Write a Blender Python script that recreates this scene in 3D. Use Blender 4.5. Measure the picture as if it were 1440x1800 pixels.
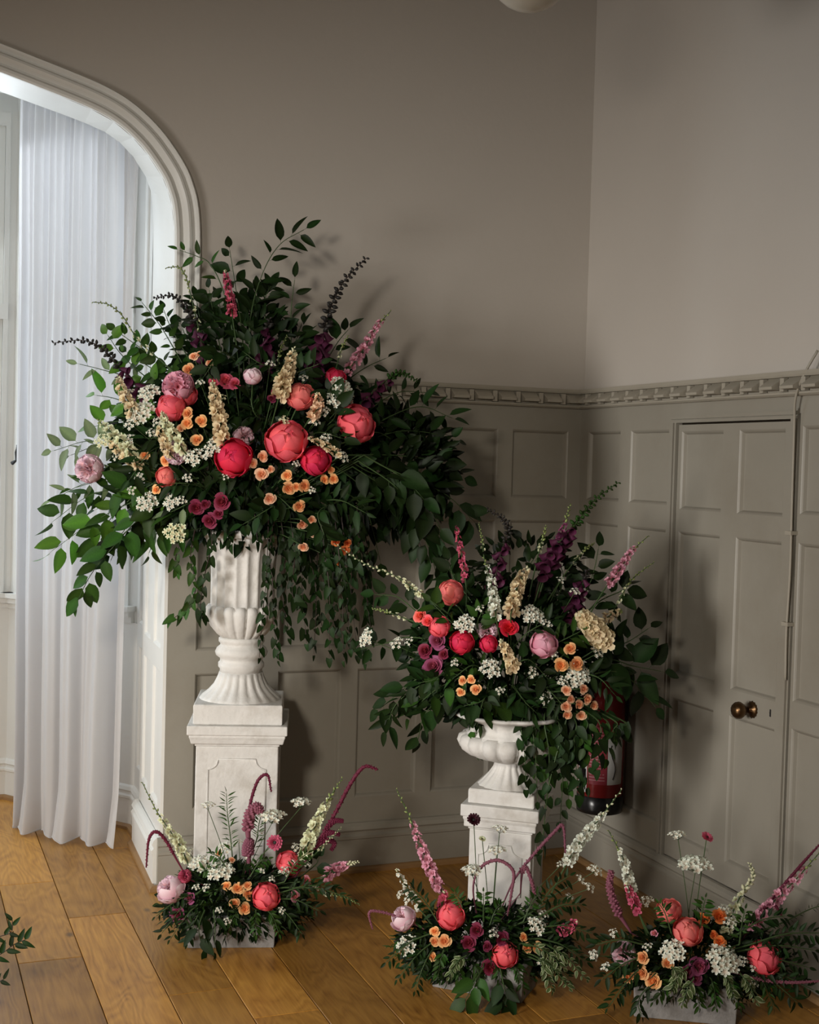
import bpy, math, random
from math import sin, cos, pi, sqrt, radians as R
from mathutils import Vector as V, Matrix, noise as NZ

for o in list(bpy.data.objects): bpy.data.objects.remove(o)
S = bpy.context.scene; COL = S.collection
rnd = random.Random(11)

# ---------------------------------------------------------------- camera
YAW, PIT, ROL, FPX = -0.378614, 0.0355809, 0.0276745, 2293.7
cy_, sy_, cp_, sp_ = cos(YAW), sin(YAW), cos(PIT), sin(PIT)
r0 = V((cy_, sy_, 0)); FW = V((-sy_*cp_, cy_*cp_, -sp_)); u0 = r0.cross(FW)
RT = cos(ROL)*r0 + sin(ROL)*u0; UP = -sin(ROL)*r0 + cos(ROL)*u0
CAM = V((0, 0, 1.6))
cd = bpy.data.cameras.new('camera'); co = bpy.data.objects.new('camera', cd); COL.objects.link(co)
cd.sensor_fit = 'HORIZONTAL'; cd.sensor_width = 36; cd.lens = FPX/1440*36; cd.clip_start = .05
co.matrix_world = Matrix((( RT.x, UP.x, -FW.x, CAM.x), (RT.y, UP.y, -FW.y, CAM.y), (RT.z, UP.z, -FW.z, CAM.z), (0, 0, 0, 1)))
S.camera = co
# ---------------------------------------------------------------- world, lights, exposure
S.view_settings.view_transform = 'Standard'; S.view_settings.look = 'None'
S.view_settings.gamma = 1; S.view_settings.use_curve_mapping = False
S.view_settings.exposure = 0.12
W = bpy.data.worlds.new('sky'); S.world = W; W.use_nodes = True
W.node_tree.nodes['Background'].inputs[0].default_value = (.80, .88, 1, 1)
W.node_tree.nodes['Background'].inputs[1].default_value = 0.85
def area(name, loc, target, sx, sy, power, col, portal=False, spread=None):
    l = bpy.data.lights.new(name, 'AREA'); l.shape = 'RECTANGLE'; l.size = sx; l.size_y = sy
    l.energy = power; l.color = col
    o = bpy.data.objects.new(name, l); COL.objects.link(o); o.location = loc
    o.rotation_euler = (V(target)-V(loc)).to_track_quat('-Z', 'Y').to_euler()
    if portal: l.cycles.is_portal = True
    if spread: l.spread = spread
    return o
# warm pendant lamp of the hall, up and to the left of the camera: throws the leaf shadows
area('hall_lamp_light', (-.85, .45, 2.30), (1.0, 4.8, .6), .34, .34, 13.5, (1, .90, .77), spread=R(80))
# added broad fill for the hall, far left of the camera; no window there
area('hall_fill_light', (-3.7, 1.6, 1.30), (2.0, 4.2, .80), 1.5, 1.1, 25, (1, .955, .90), spread=R(58))
# daylight through the bay windows
area('bay_window_light', (-.35, 6.45, 2.1), (-.25, 5.0, 1.5), 1.5, 2.0, 30, (.90, .96, 1))
area('bay_window_light_left', (-1.75, 6.15, 2.05), (.6, 5.3, 1.4), .7, 2.0, 30, (.90, .96, 1))
area('bay_window_light_right', (.92, 6.12, 2.05), (.2, 5.3, 1.4), .55, 2.0, 4, (.88, .95, 1))

# ---------------------------------------------------------------- materials
def nodes(name):
    m = bpy.data.materials.new(name); m.use_nodes = True; nt = m.node_tree
    return m, nt, nt.nodes, nt.links, nt.nodes['Principled BSDF']
def mat(name, col, rough=.6, spec=.3, var=.08, scale=30, bump=0, bscale=60, metal=0, rand=0, attr=False, trans=0, stain=None, sscale=2.5, samt=.5, sheen=0):
    """noise-varied colour; attr: multiply by the per-vertex flower colour; rand: hue/value jitter per object"""
    m, nt, N, L, P = nodes(name)
    tc = N.new('ShaderNodeTexCoord'); n = N.new('ShaderNodeTexNoise'); n.inputs['Scale'].default_value = scale; n.inputs['Detail'].default_value = 5
    L.new(tc.outputs['Object'], n.inputs['Vector'])
    mx = N.new('ShaderNodeMix'); mx.data_type = 'RGBA'
    c = V(col)
    mx.inputs[6].default_value = (*[max(0, x*(1-var)) for x in c], 1); mx.inputs[7].default_value = (*[x*(1+var) for x in c], 1)
    L.new(n.outputs['Fac'], mx.inputs[0]); out = mx.outputs[2]
    if stain:
        n3 = N.new('ShaderNodeTexNoise'); n3.inputs['Scale'].default_value = sscale; n3.inputs['Detail'].default_value = 9; n3.inputs['Roughness'].default_value = .65
        L.new(tc.outputs['Object'], n3.inputs['Vector'])
        rp = N.new('ShaderNodeMapRange'); rp.inputs[1].default_value = .5; rp.inputs[2].default_value = .72; rp.inputs[4].default_value = samt
        L.new(n3.outputs['Fac'], rp.inputs[0])
        m3 = N.new('ShaderNodeMix'); m3.data_type = 'RGBA'; L.new(rp.outputs[0], m3.inputs[0]); L.new(out, m3.inputs[6]); m3.inputs[7].default_value = (*stain, 1); out = m3.outputs[2]
    if attr:
        a = N.new('ShaderNodeVertexColor'); a.layer_name = 'tint'
        m2 = N.new('ShaderNodeMix'); m2.data_type = 'RGBA'; m2.blend_type = 'MULTIPLY'; m2.inputs[0].default_value = 1
        L.new(out, m2.inputs[6]); L.new(a.outputs['Color'], m2.inputs[7]); out = m2.outputs[2]
    if rand:
        oi = N.new('ShaderNodeObjectInfo'); hs = N.new('ShaderNodeHueSaturation'); mr = N.new('ShaderNodeMapRange')
        mr.inputs[3].default_value = 1-rand; mr.inputs[4].default_value = 1+rand
        L.new(oi.outputs['Random'], mr.inputs[0]); L.new(mr.outputs[0], hs.inputs['Value'])
        mh = N.new('ShaderNodeMapRange'); mh.inputs[3].default_value = .5-.05*rand; mh.inputs[4].default_value = .5+.04*rand
        L.new(oi.outputs['Random'], mh.inputs[0]); L.new(mh.outputs[0], hs.inputs['Hue'])
        L.new(out, hs.inputs['Color']); out = hs.outputs[0]
    L.new(out, P.inputs['Base Color'])
    P.inputs['Roughness'].default_value = rough; P.inputs['Specular IOR Level'].default_value = spec; P.inputs['Metallic'].default_value = metal
    if sheen: P.inputs['Sheen Weight'].default_value = sheen
    if bump:
        nb = N.new('ShaderNodeTexNoise'); nb.inputs['Scale'].default_value = bscale; nb.inputs['Detail'].default_value = 4
        L.new(tc.outputs['Object'], nb.inputs['Vector']); b = N.new('ShaderNodeBump'); b.inputs['Strength'].default_value = bump; b.inputs['Distance'].default_value = .004
        L.new(nb.outputs['Fac'], b.inputs['Height']); L.new(b.outputs[0], P.inputs['Normal'])
    if trans:
        t = N.new('ShaderNodeBsdfTranslucent'); ms = N.new('ShaderNodeMixShader'); ms.inputs[0].default_value = trans
        L.new(out, t.inputs[0]); L.new(P.outputs[0], ms.inputs[1]); L.new(t.outputs[0], ms.inputs[2]); L.new(ms.outputs[0], N['Material Output'].inputs[0])
    return m
PLASTER = mat('plaster_paint', (.54, .50, .45), .75, .2, .03, 3, .15, 40)
PANEL = mat('panel_paint', (.305, .285, .24), .42, .4, .04, 8, .12, 50, stain=(.25, .225, .18), sscale=1.7, samt=.7)
PANELW = mat('white_joinery_paint', (.76, .76, .73), .42, .4, .03, 8, .1, 40)
RAILP = mat('rail_paint', (.37, .34, .28), .5, .35, .06, 20, .2, 60)
CEIL = mat('ceiling_paint', (.30, .26, .20), .8, .1, .03)
STONE = mat('whitewashed_stone', (.68, .67, .645), .62, .3, .10, 22, .5, 55, stain=(.40, .36, .30), sscale=7, samt=.65)
CONC = mat('grey_concrete', (.30, .29, .28), .85, .15, .25, 45, .6, 90, stain=(.16, .15, .14), sscale=12, samt=.8)
OAKTRIM = mat('oak_bead', (.30, .17, .07), .45, .4, .25, 14)
DARK = mat('dark_gap', (.02, .015, .01), .9, .05)
BLACKM = mat('black_iron', (.02, .02, .022), .4, .5)
BRASS = mat('aged_brass', (.13, .075, .035), .32, .5, .35, 40, metal=.9)
RED = mat('red_enamel', (.20, .012, .014), .25, .5, .1)
WHITEL = mat('white_label', (.55, .55, .53), .6, .3)
BLACKP = mat('black_plastic', (.012, .012, .013), .25, .5)
GLOBE = mat('opal_glass', (.50, .47, .40), .25, .5, .04)
def wood():
    m, nt, N, L, P = nodes('oak_plank')
    tc = N.new('ShaderNodeTexCoord'); oi = N.new('ShaderNodeObjectInfo')
    sc = N.new('ShaderNodeVectorMath'); sc.operation = 'SCALE'; sc.inputs[3].default_value = 37.0
    cmb = N.new('ShaderNodeCombineXYZ'); 
    for k in range(3): L.new(oi.outputs['Random'], cmb.inputs[k])
    L.new(cmb.outputs[0], sc.inputs[0])
    ad = N.new('ShaderNodeVectorMath'); ad.operation = 'ADD'; L.new(tc.outputs['Object'], ad.inputs[0]); L.new(sc.outputs[0], ad.inputs[1])
    mp = N.new('ShaderNodeMapping'); mp.inputs['Scale'].default_value = (6, 1.5, 1); L.new(ad.outputs[0], mp.inputs[0])
    n1 = N.new('ShaderNodeTexNoise'); n1.inputs['Scale'].default_value = 1.0; n1.inputs['Detail'].default_value = 2.5; n1.inputs['Distortion'].default_value = .35; L.new(mp.outputs[0], n1.inputs[0])
    ml = N.new('ShaderNodeMath'); ml.operation = 'MULTIPLY'; ml.inputs[1].default_value = 15; L.new(n1.outputs['Fac'], ml.inputs[0])
    fr = N.new('ShaderNodeMath'); fr.operation = 'PINGPONG'; fr.inputs[1].default_value = .5; L.new(ml.outputs[0], fr.inputs[0])
    mp2 = N.new('ShaderNodeMapping'); mp2.inputs['Scale'].default_value = (150, 7, 1); L.new(ad.outputs[0], mp2.inputs[0])
    n2 = N.new('ShaderNodeTexNoise'); n2.inputs['Scale'].default_value = 1; n2.inputs['Detail'].default_value = 3; L.new(mp2.outputs[0], n2.inputs[0])
    n4 = N.new('ShaderNodeTexNoise'); n4.inputs['Scale'].default_value = 4.5; n4.inputs['Detail'].default_value = 5; L.new(ad.outputs[0], n4.inputs[0])
    cr = N.new('ShaderNodeValToRGB'); e = cr.color_ramp.elements
    e[0].position = .22; e[0].color = (.15, .056, .010, 1); e[1].position = .80; e[1].color = (.54, .27, .055, 1)
    e2 = cr.color_ramp.elements.new(.50); e2.color = (.38, .175, .032, 1)
    s1 = N.new('ShaderNodeMath'); s1.operation = 'MULTIPLY'; s1.inputs[1].default_value = .40; L.new(fr.outputs[0], s1.inputs[0])
    s2 = N.new('ShaderNodeMath'); s2.operation = 'MULTIPLY_ADD'; s2.inputs[1].default_value = .52; L.new(n2.outputs['Fac'], s2.inputs[0]); L.new(s1.outputs[0], s2.inputs[2])
    s3 = N.new('ShaderNodeMath'); s3.operation = 'MULTIPLY_ADD'; s3.inputs[1].default_value = .50; L.new(n4.outputs['Fac'], s3.inputs[0]); L.new(s2.outputs[0], s3.inputs[2])
    L.new(s3.outputs[0], cr.inputs[0])
    hs = N.new('ShaderNodeHueSaturation'); mr = N.new('ShaderNodeMapRange'); mr.inputs[3].default_value = .56; mr.inputs[4].default_value = 1.16
    L.new(oi.outputs['Random'], mr.inputs[0]); L.new(mr.outputs[0], hs.inputs['Value']); L.new(cr.outputs[0], hs.inputs['Color'])
    # knots
    vo = N.new('ShaderNodeTexVoronoi'); vo.inputs['Scale'].default_value = 2.2; mpk = N.new('ShaderNodeMapping'); mpk.inputs['Scale'].default_value = (1.6, .9, 1)
    L.new(ad.outputs[0], mpk.inputs[0]); L.new(mpk.outputs[0], vo.inputs['Vector'])
    kr = N.new('ShaderNodeMapRange'); kr.inputs[1].default_value = .02; kr.inputs[2].default_value = .06; kr.inputs[3].default_value = .75; kr.inputs[4].default_value = 0; L.new(vo.outputs['Distance'], kr.inputs[0])
    mk = N.new('ShaderNodeMix'); mk.data_type = 'RGBA'; L.new(kr.outputs[0], mk.inputs[0]); L.new(hs.outputs[0], mk.inputs[6]); mk.inputs[7].default_value = (.06, .03, .012, 1)
    L.new(mk.outputs[2], P.inputs['Base Color']); P.inputs['Roughness'].default_value = .36; P.inputs['Specular IOR Level'].default_value = .4
    b = N.new('ShaderNodeBump'); b.inputs['Strength'].default_value = .25; b.inputs['Distance'].default_value = .001; L.new(n2.outputs['Fac'], b.inputs['Height']); L.new(b.outputs[0], P.inputs['Normal'])
    return m
WOOD = wood()
def curtain_mat():
    m, nt, N, L, P = nodes('white_voile'); P.inputs['Base Color'].default_value = (.77, .765, .775, 1); P.inputs['Roughness'].default_value = .8
    t = N.new('ShaderNodeBsdfTranslucent'); t.inputs[0].default_value = (.77, .765, .785, 1)
    tr = N.new('ShaderNodeBsdfTransparent'); a = N.new('ShaderNodeMixShader'); a.inputs[0].default_value = .38
    b = N.new('ShaderNodeMixShader'); b.inputs[0].default_value = .05
    L.new(P.outputs[0], a.inputs[1]); L.new(t.outputs[0], a.inputs[2]); L.new(a.outputs[0], b.inputs[1]); L.new(tr.outputs[0], b.inputs[2]); L.new(b.outputs[0], N['Material Output'].inputs[0])
    tc = N.new('ShaderNodeTexCoord'); w = N.new('ShaderNodeTexNoise'); w.inputs['Scale'].default_value = 9; w.inputs['Detail'].default_value = 6; L.new(tc.outputs['Object'], w.inputs[0])
    bp = N.new('ShaderNodeBump'); bp.inputs['Strength'].default_value = .4; bp.inputs['Distance'].default_value = .01; L.new(w.outputs['Fac'], bp.inputs['Height']); L.new(bp.outputs[0], P.inputs['Normal'])
    return m
CURT = curtain_mat()
def glass_mat():
    m, nt, N, L, P = nodes('window_glass')
    g = N.new('ShaderNodeBsdfGlossy'); g.inputs[1].default_value = .03; tr = N.new('ShaderNodeBsdfTransparent'); tr.inputs[0].default_value = (.93, .96, .97, 1)
    x = N.new('ShaderNodeMixShader'); x.inputs[0].default_value = .08; L.new(tr.outputs[0], x.inputs[1]); L.new(g.outputs[0], x.inputs[2]); L.new(x.outputs[0], N['Material Output'].inputs[0])
    return m
GLASS = glass_mat()
# plants
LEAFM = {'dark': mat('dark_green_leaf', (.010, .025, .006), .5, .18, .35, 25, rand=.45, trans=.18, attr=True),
         'mid': mat('green_leaf', (.026, .068, .011), .48, .22, .3, 25, rand=.4, trans=.28, attr=True),
         'bright': mat('bright_green_leaf', (.075, .19, .022), .42, .4, .25, 25, rand=.25, trans=.38, attr=True),
         'pale': mat('pale_green_leaf', (.15, .21, .11), .5, .3, .25, 25, rand=.25, trans=.3, attr=True),
         'var': mat('cream_edged_leaf', (.20, .24, .12), .5, .3, .1, 25, rand=.2, trans=.2, attr=True)}
STEMM = mat('green_stem', (.05, .09, .03), .6, .3, .2)
STEMD = mat('dark_stem', (.035, .022, .018), .6, .3, .2)
BUDG = mat('green_bud', (.22, .27, .09), .5, .3, .2, rand=.25)
BUDD = mat('dark_bud', (.020, .018, .016), .5, .3, .2, rand=.3)
def fl(name, c, **k): return mat(name, c, k.get('rough', .55), .25, .10, 18, attr=True, rand=k.get('rand', .10), trans=k.get('trans', .22), bump=.15, bscale=40)
FM = {'coral': fl('coral_petal', (.86, .125, .165)), 'crimson': fl('crimson_petal', (.70, .028, .085)), 'salmon': fl('salmon_petal', (.86, .20, .19)),
      'blush': fl('blush_petal', (.84, .60, .68)), 'rosepink': fl('pink_petal', (.78, .36, .47)), 'plum': fl('plum_petal', (.23, .03, .075)), 'mauve': fl('mauve_petal', (.34, .085, .19)),
      'peach': fl('peach_petal', (.93, .56, .26)), 'apricot': fl('apricot_petal', (.90, .60, .40)), 'orange': fl('orange_petal', (.80, .26, .08)), 'cream': fl('cream_petal', (.78, .62, .40)),
      'white': fl('white_petal', (.80, .80, .70), rand=.05), 'ivory': fl('ivory_petal', (.76, .76, .52), rand=.08), 'purple': fl('purple_bell', (.085, .014, .045)), 'wine': fl('wine_tassel', (.15, .018, .045)),
      'dusky': fl('dusky_tassel', (.25, .085, .125)), 'maroon': fl('maroon_petal', (.05, .008, .015)), 'deeppink': fl('deep_pink_petal', (.62, .11, .19))}

# ---------------------------------------------------------------- mesh helpers
class MB:
    def __init__(s): s.v = []; s.f = []; s.c = []
    def add(s, vs, fs, c=(1, 1, 1), M=None):
        b = len(s.v)
        for i, p in enumerate(vs):
            p = V(p); s.v.append(M @ p if M is not None else p)
            s.c.append(c[i] if isinstance(c, list) else c)
        s.f += [tuple(b+i for i in f) for f in fs]
    def join(s, o, M=None, mul=(1, 1, 1)):
        b = len(s.v)
        s.v += [M @ p if M is not None else p for p in o.v]
        s.c += [tuple(a*m for a, m in zip(c, mul)) for c in o.c]
        s.f += [tuple(b+i for i in f) for f in o.f]
    def box(s, lo, hi, M=None):
        x0, y0, z0 = lo; x1, y1, z1 = hi
        s.add([(x0,y0,z0),(x1,y0,z0),(x1,y1,z0),(x0,y1,z0),(x0,y0,z1),(x1,y0,z1),(x1,y1,z1),(x0,y1,z1)],
              [(0,3,2,1),(4,5,6,7),(0,1,5,4),(1,2,6,5),(2,3,7,6),(3,0,4,7)], (1,1,1), M)
    def tube(s, pts, rad, n=5, c=(1, 1, 1)):
        pts = [V(p) for p in pts]; N = len(pts); ref = V((.3, .2, 1)).normalized(); vs = []
        for i, p in enumerate(pts):
            t = (pts[min(i+1, N-1)]-pts[max(i-1, 0)]).normalized()
            a = t.cross(ref); a = a.normalized() if a.length > 1e-4 else V((1, 0, 0)); b = t.cross(a)
            rr = rad(i/(N-1)) if callable(rad) else rad
            vs += [p+rr*(cos(2*pi*k/n)*a+sin(2*pi*k/n)*b) for k in range(n)]
        fs = [(i*n+k, i*n+(k+1) % n, (i+1)*n+(k+1) % n, (i+1)*n+k) for i in range(N-1) for k in range(n)]
        fs += [tuple(range(n))[::-1], tuple((N-1)*n+k for k in range(n))]
        s.add(vs, fs, c)
    def lathe(s, prof, n=24, mod=None, M=None, c=(1,1,1)):
        vs = []
        for i, (r, z) in enumerate(prof):
            for k in range(n):
                a = 2*pi*k/n; rr, dz = (r, 0) if mod is None else mod(r, z, a, i)
                vs.append((rr*cos(a), rr*sin(a), z+dz))
        fs = [(i*n+k, i*n+(k+1) % n, (i+1)*n+(k+1) % n, (i+1)*n+k) for i in range(len(prof)-1) for k in range(n)]
        fs += [tuple(range(n))[::-1], tuple((len(prof)-1)*n+k for k in range(n))]
        s.add(vs, fs, c, M)
    def mesh(s, name, m, smooth=False):
        me = bpy.data.meshes.new(name); me.from_pydata([tuple(p) for p in s.v], [], s.f)
        if m.name and any(c != (1, 1, 1) for c in s.c) or 'petal' in m.name or 'leaf' in m.name or 'bell' in m.name or 'tassel' in m.name:
            ca = me.color_attributes.new('tint', 'FLOAT_COLOR', 'POINT')
            flat = []
            for c in s.c: flat += [*c, 1]
            ca.data.foreach_set('color', flat)
        me.materials.append(m)
        if smooth: me.polygons.foreach_set('use_smooth', [True]*len(me.polygons))
        me.update(); return me
def obj(name, me, m=None, parent=None, smooth=False, M=None):
    if isinstance(me, MB): me = me.mesh(name, m, smooth)
    o = bpy.data.objects.new(name, me); COL.objects.link(o)
    if parent is not None: o.parent = parent
    if M is not None: o.matrix_local = M
    return o
def tag(o, label, cat, group=None, kind=None):
    if label: o['label'] = label
    if cat: o['category'] = cat
    if group: o['group'] = group
    if kind: o['kind'] = kind
    return o
def empty(name, loc, M=None):
    o = bpy.data.objects.new(name, None); COL.objects.link(o); o.empty_display_size = .05
    if M is not None: o.matrix_world = M
    else: o.location = loc
    return o
def struct(o): o['kind'] = 'structure'; return o
def bevel(o, w, seg=2):
    b = o.modifiers.new('b', 'BEVEL'); b.width = w; b.segments = seg; b.limit_method = 'ANGLE'; b.angle_limit = R(40); return o
def frame(d, n, loc=(0, 0, 0), s=1):
    """matrix whose Y runs along d and whose Z is close to n"""
    d = V(d).normalized(); n = V(n); x = d.cross(n)
    if x.length < 1e-4: x = d.cross(V((.1, .9, .3)))
    x.normalize(); z = x.cross(d)
    m = Matrix(((x.x, d.x, z.x, 0), (x.y, d.y, z.y, 0), (x.z, d.z, z.z, 0), (0, 0, 0, 1)))
    return Matrix.Translation(V(loc)) @ m @ Matrix.Diagonal((s, s, s, 1))
def zframe(z, loc=(0, 0, 0), s=1, twist=0):
    """matrix whose Z is the flower axis"""
    q = V(z).to_track_quat('Z', 'Y').to_matrix().to_4x4()
    return Matrix.Translation(V(loc)) @ q @ Matrix.Rotation(twist, 4, 'Z') @ Matrix.Diagonal((s, s, s, 1))
def K(px, py, D):
    """where the photograph's sight line reaches forward distance D"""
    return CAM + (FW*FPX + RT*(px-720) - UP*(py-900))*(D/FPX)
def curve(pts, n=14):
    P = [V(p) for p in pts]; P = [2*P[0]-P[1]]+P+[2*P[-1]-P[-2]]; out = []
    segs = len(P)-3
    for i in range(n+1):
        t = i/n*segs; k = min(int(t), segs-1); u = t-k; a, b, c, d = P[k:k+4]
        out.append(.5*((2*b)+(c-a)*u+(2*a-5*b+4*c-d)*u*u+(3*b-a-3*c+d)*u**3))
    return out

# ================================================================ SETTING
XR, YB, YBAY = 2.69, 4.82, 5.38
XL, YF, ZC = -4.0, -2.6, 3.75
ROWS = [(.29, .80), (.885, 1.39), (1.48, 1.76)]
# --- floor
b = MB(); b.box((XL-.2, YF-.2, -.2), (XR+.15, 7.0, -.021)); floor = struct(obj('floor', b, DARK))
edges = [round(.390+.199*k, 4) for k in range(-23, 12)] + [XR-.005]
known = {0: [4.206, 4.996], 1: [4.573], 2: [3.818, 5.35]}
for i in range(len(edges)-1):
    x0, x1 = edges[i]+.0014, edges[i+1]-.0014
    k = i-23; js = known.get(k)
    if js is None:
        js = []; y = YF+rnd.uniform(.4, 1.9)
        while y < 6.2: js.append(y); y += rnd.uniform(1.1, 2.1)
    else:
        y = js[0]-rnd.uniform(1.2, 1.8); 
        while y > YF+.3: js = [y]+js; y -= rnd.uniform(1.2, 1.9)
    ys = [YF]+js+[6.5]
    for a, c in zip(ys, ys[1:]):
        m = MB(); w = (x1-x0)/2; h = (c-a)/2-.0013; e = .0015
        m.add([(-w,-h,-.02),(w,-h,-.02),(w,h,-.02),(-w,h,-.02),(-w,-h,-e),(w,-h,-e),(w,h,-e),(-w,h,-e),(-w+e,-h+e,0),(w-e,-h+e,0),(w-e,h-e,0),(-w+e,h-e,0)],
              [(0,1,5,4),(1,2,6,5),(2,3,7,6),(3,0,4,7),(4,5,9,8),(5,6,10,9),(6,7,11,10),(7,4,8,11),(8,9,10,11)])
        obj('plank', m, WOOD, floor, M=Matrix.Translation(((x0+x1)/2, (a+c)/2, 0)))

# --- panelling helper:  P(s, z, out) maps wall coordinates to the room
def wallmap(o, d, nrm):
    o, d, nrm = V(o), V(d), V(nrm)
    return lambda s, z, out=0: V((o.x+d.x*s+nrm.x*out, o.y+d.y*s+nrm.y*out, z))
def wbox(m, P, s0, s1, z0, z1, o0, o1):
    vs = [P(s, z, o) for z in (z0, z1) for (s, o) in ((s0, o0), (s1, o0), (s1, o1), (s0, o1))]
    m.add(vs, [(0,3,2,1),(4,5,6,7),(0,1,5,4),(1,2,6,5),(2,3,7,6),(3,0,4,7)])
def panel_mesh(P, s0, s1, z0, z1, o, dp=.016, mw=.015):
    """recessed field with an ovolo edge, bottom edge a plain chamfer"""
    m = MB(); rings = [(0, o), (.003, o-.002), (mw*.45, o-dp*.35), (mw*.8, o-dp*.95), (mw, o-dp)]
    sg = 1 if s1 > s0 else -1
    for i, (ins, out) in enumerate(rings):
        a = ins*sg
        m.v += [P(s0+a, z0+ins, out), P(s1-a, z0+ins, out), P(s1-a, z1-ins, out), P(s0+a, z1-ins, out)]; m.c += [(1, 1, 1)]*4
    for i in range(len(rings)-1):
        for k in range(4): m.f.append((i*4+k, i*4+(k+1) % 4, i*4+4+(k+1) % 4, i*4+4+k))
    n = (len(rings)-1)*4; m.f.append((n, n+1, n+2, n+3)); return m
def wainscot(parent, P, s0, s1, cols, rows, ztop, mt, th=.022, skip=None):
    fr = MB(); rs = [(.0, 0)]+list(rows)
    cs = sorted([tuple(sorted(c)) for c in cols]); a, bb = min(s0, s1), max(s0, s1)
    # rails
    zs = [0]; 
    for z0, z1 in rows: zs += [z0, z1]
    zs.append(ztop)
    for k in range(0, len(zs), 2): wbox(fr, P, a, bb, zs[k], zs[k+1], 0, th)
    xs = [a]
    for c in cs: xs += list(c)
    xs.append(bb)
    for z0, z1 in rows:
        for k in range(0, len(xs), 2):
            if xs[k+1]-xs[k] > .001: wbox(fr, P, xs[k], xs[k+1], z0, z1, 0, th)
    obj('panelling_frame', fr, mt, parent)
    for c in cs:
        for z0, z1 in rows: obj('panel', panel_mesh(P, c[0], c[1], z0, z1, th), mt, parent)
def sweep(path, prof, closed=False):
    """sweep profile (out, z) along plan path [(x,y)...]; outwards is to the LEFT of travel"""
    m = MB(); n = len(path); vs = []
    for i, p in enumerate(path):
        p = V(p).to_2d() if len(p) > 2 else V(p)
        d0 = (V(path[i])-V(path[i-1])).normalized() if i > 0 else None; d1 = (V(path[i+1])-V(path[i])).normalized() if i < n-1 else None
        if d0 is None: d0 = d1
        if d1 is None: d1 = d0
        n0 = V((-d0.y, d0.x)); n1 = V((-d1.y, d1.x)); nm = (n0+n1).normalized(); k = 1/max(.3, nm.dot(n0))
        vs += [(p.x+nm.x*o*k, p.y+nm.y*o*k, z) for o, z in prof]
    q = len(prof); fs = [(i*q+j, i*q+(j+1) % q, (i+1)*q+(j+1) % q, (i+1)*q+j) for i in range(n-1) for j in range(q)]
    fs += [tuple(range(q)), tuple((n-1)*q+j for j in range(q))[::-1]]
    m.add(vs, fs); return m

# --- back wall with the arch
AX = -.35
arc = [(.957, 0), (.957, 1.2), (.957, 2.346), (.954, 2.45), (.945, 2.53), (.928, 2.585), (.907, 2.63), (.853, 2.704), (.797, 2.760), (.729, 2.808), (.648, 2.843), (.542, 2.874), (.437, 2.902), (.335, 2.929), (0, 3.016), (AX, 3.10)]
arcr = [(.980, 0), (.980, 1.2), (.982, 2.40), (.980, 2.55), (.975, 2.64), (.967, 2.69), (.945, 2.745), (.893, 2.819), (.84, 2.868), (.78, 2.903), (.70, 2.93), (.606, 2.955), (.504, 2.98), (.375, 3.012), (0, 3.10), (AX, 3.19)]
full = arc + [(2*AX-x, z) for x, z in arc[-2::-1]]; fullr = arcr + [(2*AX-x, z) for x, z in arcr[-2::-1]]
wb = MB()
def wallface(pts, y):
    n = len(pts)
    for i in range(n-1):
        (xa, za), (xb, zb) = pts[i], pts[i+1]
        if abs(xa-xb) < .0005: continue
        wb.add([(xa, y, za), (xb, y, zb), (xb, y, ZC), (xa, y, ZC)], [(0, 1, 2, 3)])
wallface(full, YB)
xr0 = full[0][0]
wb.add([(.957, YB, 0), (XR+.01, YB, 0), (XR+.01, YB, ZC), (.957, YB, ZC)], [(0, 1, 2, 3)])
xl0 = full[-1][0]
wb.add([(XL, YB, 0), (xl0, YB, 0), (xl0, YB, ZC), (XL, YB, ZC)], [(0, 1, 2, 3)])
wb.add([(XR+.01, YB, 0), (XR+.01, YBAY+.1, 0), (XR+.01, YBAY+.1, ZC), (XR+.01, YB, ZC)], [(0, 1, 2, 3)])
wall_back = struct(obj('wall_back', wb, PLASTER))
iv = MB(); n = len(full)
iv.add([(x, YB, z) for x, z in full]+[(x, YBAY, z) for x, z in fullr], [(i, i+1, n+i+1, n+i) for i in range(n-1)])
# thin return into the bay behind the reveal
for i in range(n-1):
    (xa, za), (xb, zb) = fullr[i], fullr[i+1]
    if abs(xa-xb) < .0005: continue
    iv.add([(xa, YBAY, za), (xb, YBAY, zb), (xb, YBAY, 3.5), (xa, YBAY, 3.5)], [(0, 1, 2, 3)])
iv.add([(.98, YBAY, 0), (1.3, YBAY, 0), (1.3, YBAY, 3.5), (.98, YBAY, 3.5)], [(0, 1, 2, 3)])
reveal = struct(obj('wall_arch_reveal', iv, PANELW))
# moulding round the arch: sweep in the wall plane
prof = [(0, 0), (0, .012), (.006, .020), (.016, .021), (.024, .012), (.032, .010), (.042, .020), (.052, .027), (.060, .025), (.066, .015), (.074, .014), (.082, .024), (.090, .026), (.096, .018), (.098, 0)]
pts = [(x, z) for x, z in full if z > 1.9]
sm = [(.957, 1.932)]+[(p.x, p.y) for p in [q.to_2d() for q in curve([(x, z, 0) for x, z in pts], 90)]]+[(2*AX-.957, 1.932)]
am = MB(); q = len(prof)
for i, (x, z) in enumerate(sm):
    a = V(sm[max(i-1, 0)]); c = V(sm[min(i+1, len(sm)-1)]); t = (c-a).normalized(); nn = V((t.y, -t.x)) 
    nn = V((t.y, -t.x))
    if i == 0 or i == 1: nn = V((1, 0))
    for (u, h) in prof: am.v.append(V((x+nn.x*u, YB-h, z+nn.y*u))); am.c.append((1, 1, 1))
for i in range(len(sm)-1):
    for j in range(q-1): am.f.append((i*q+j, i*q+j+1, (i+1)*q+j+1, (i+1)*q+j))
struct(obj('trim_1', am, PANELW, smooth=False))
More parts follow.
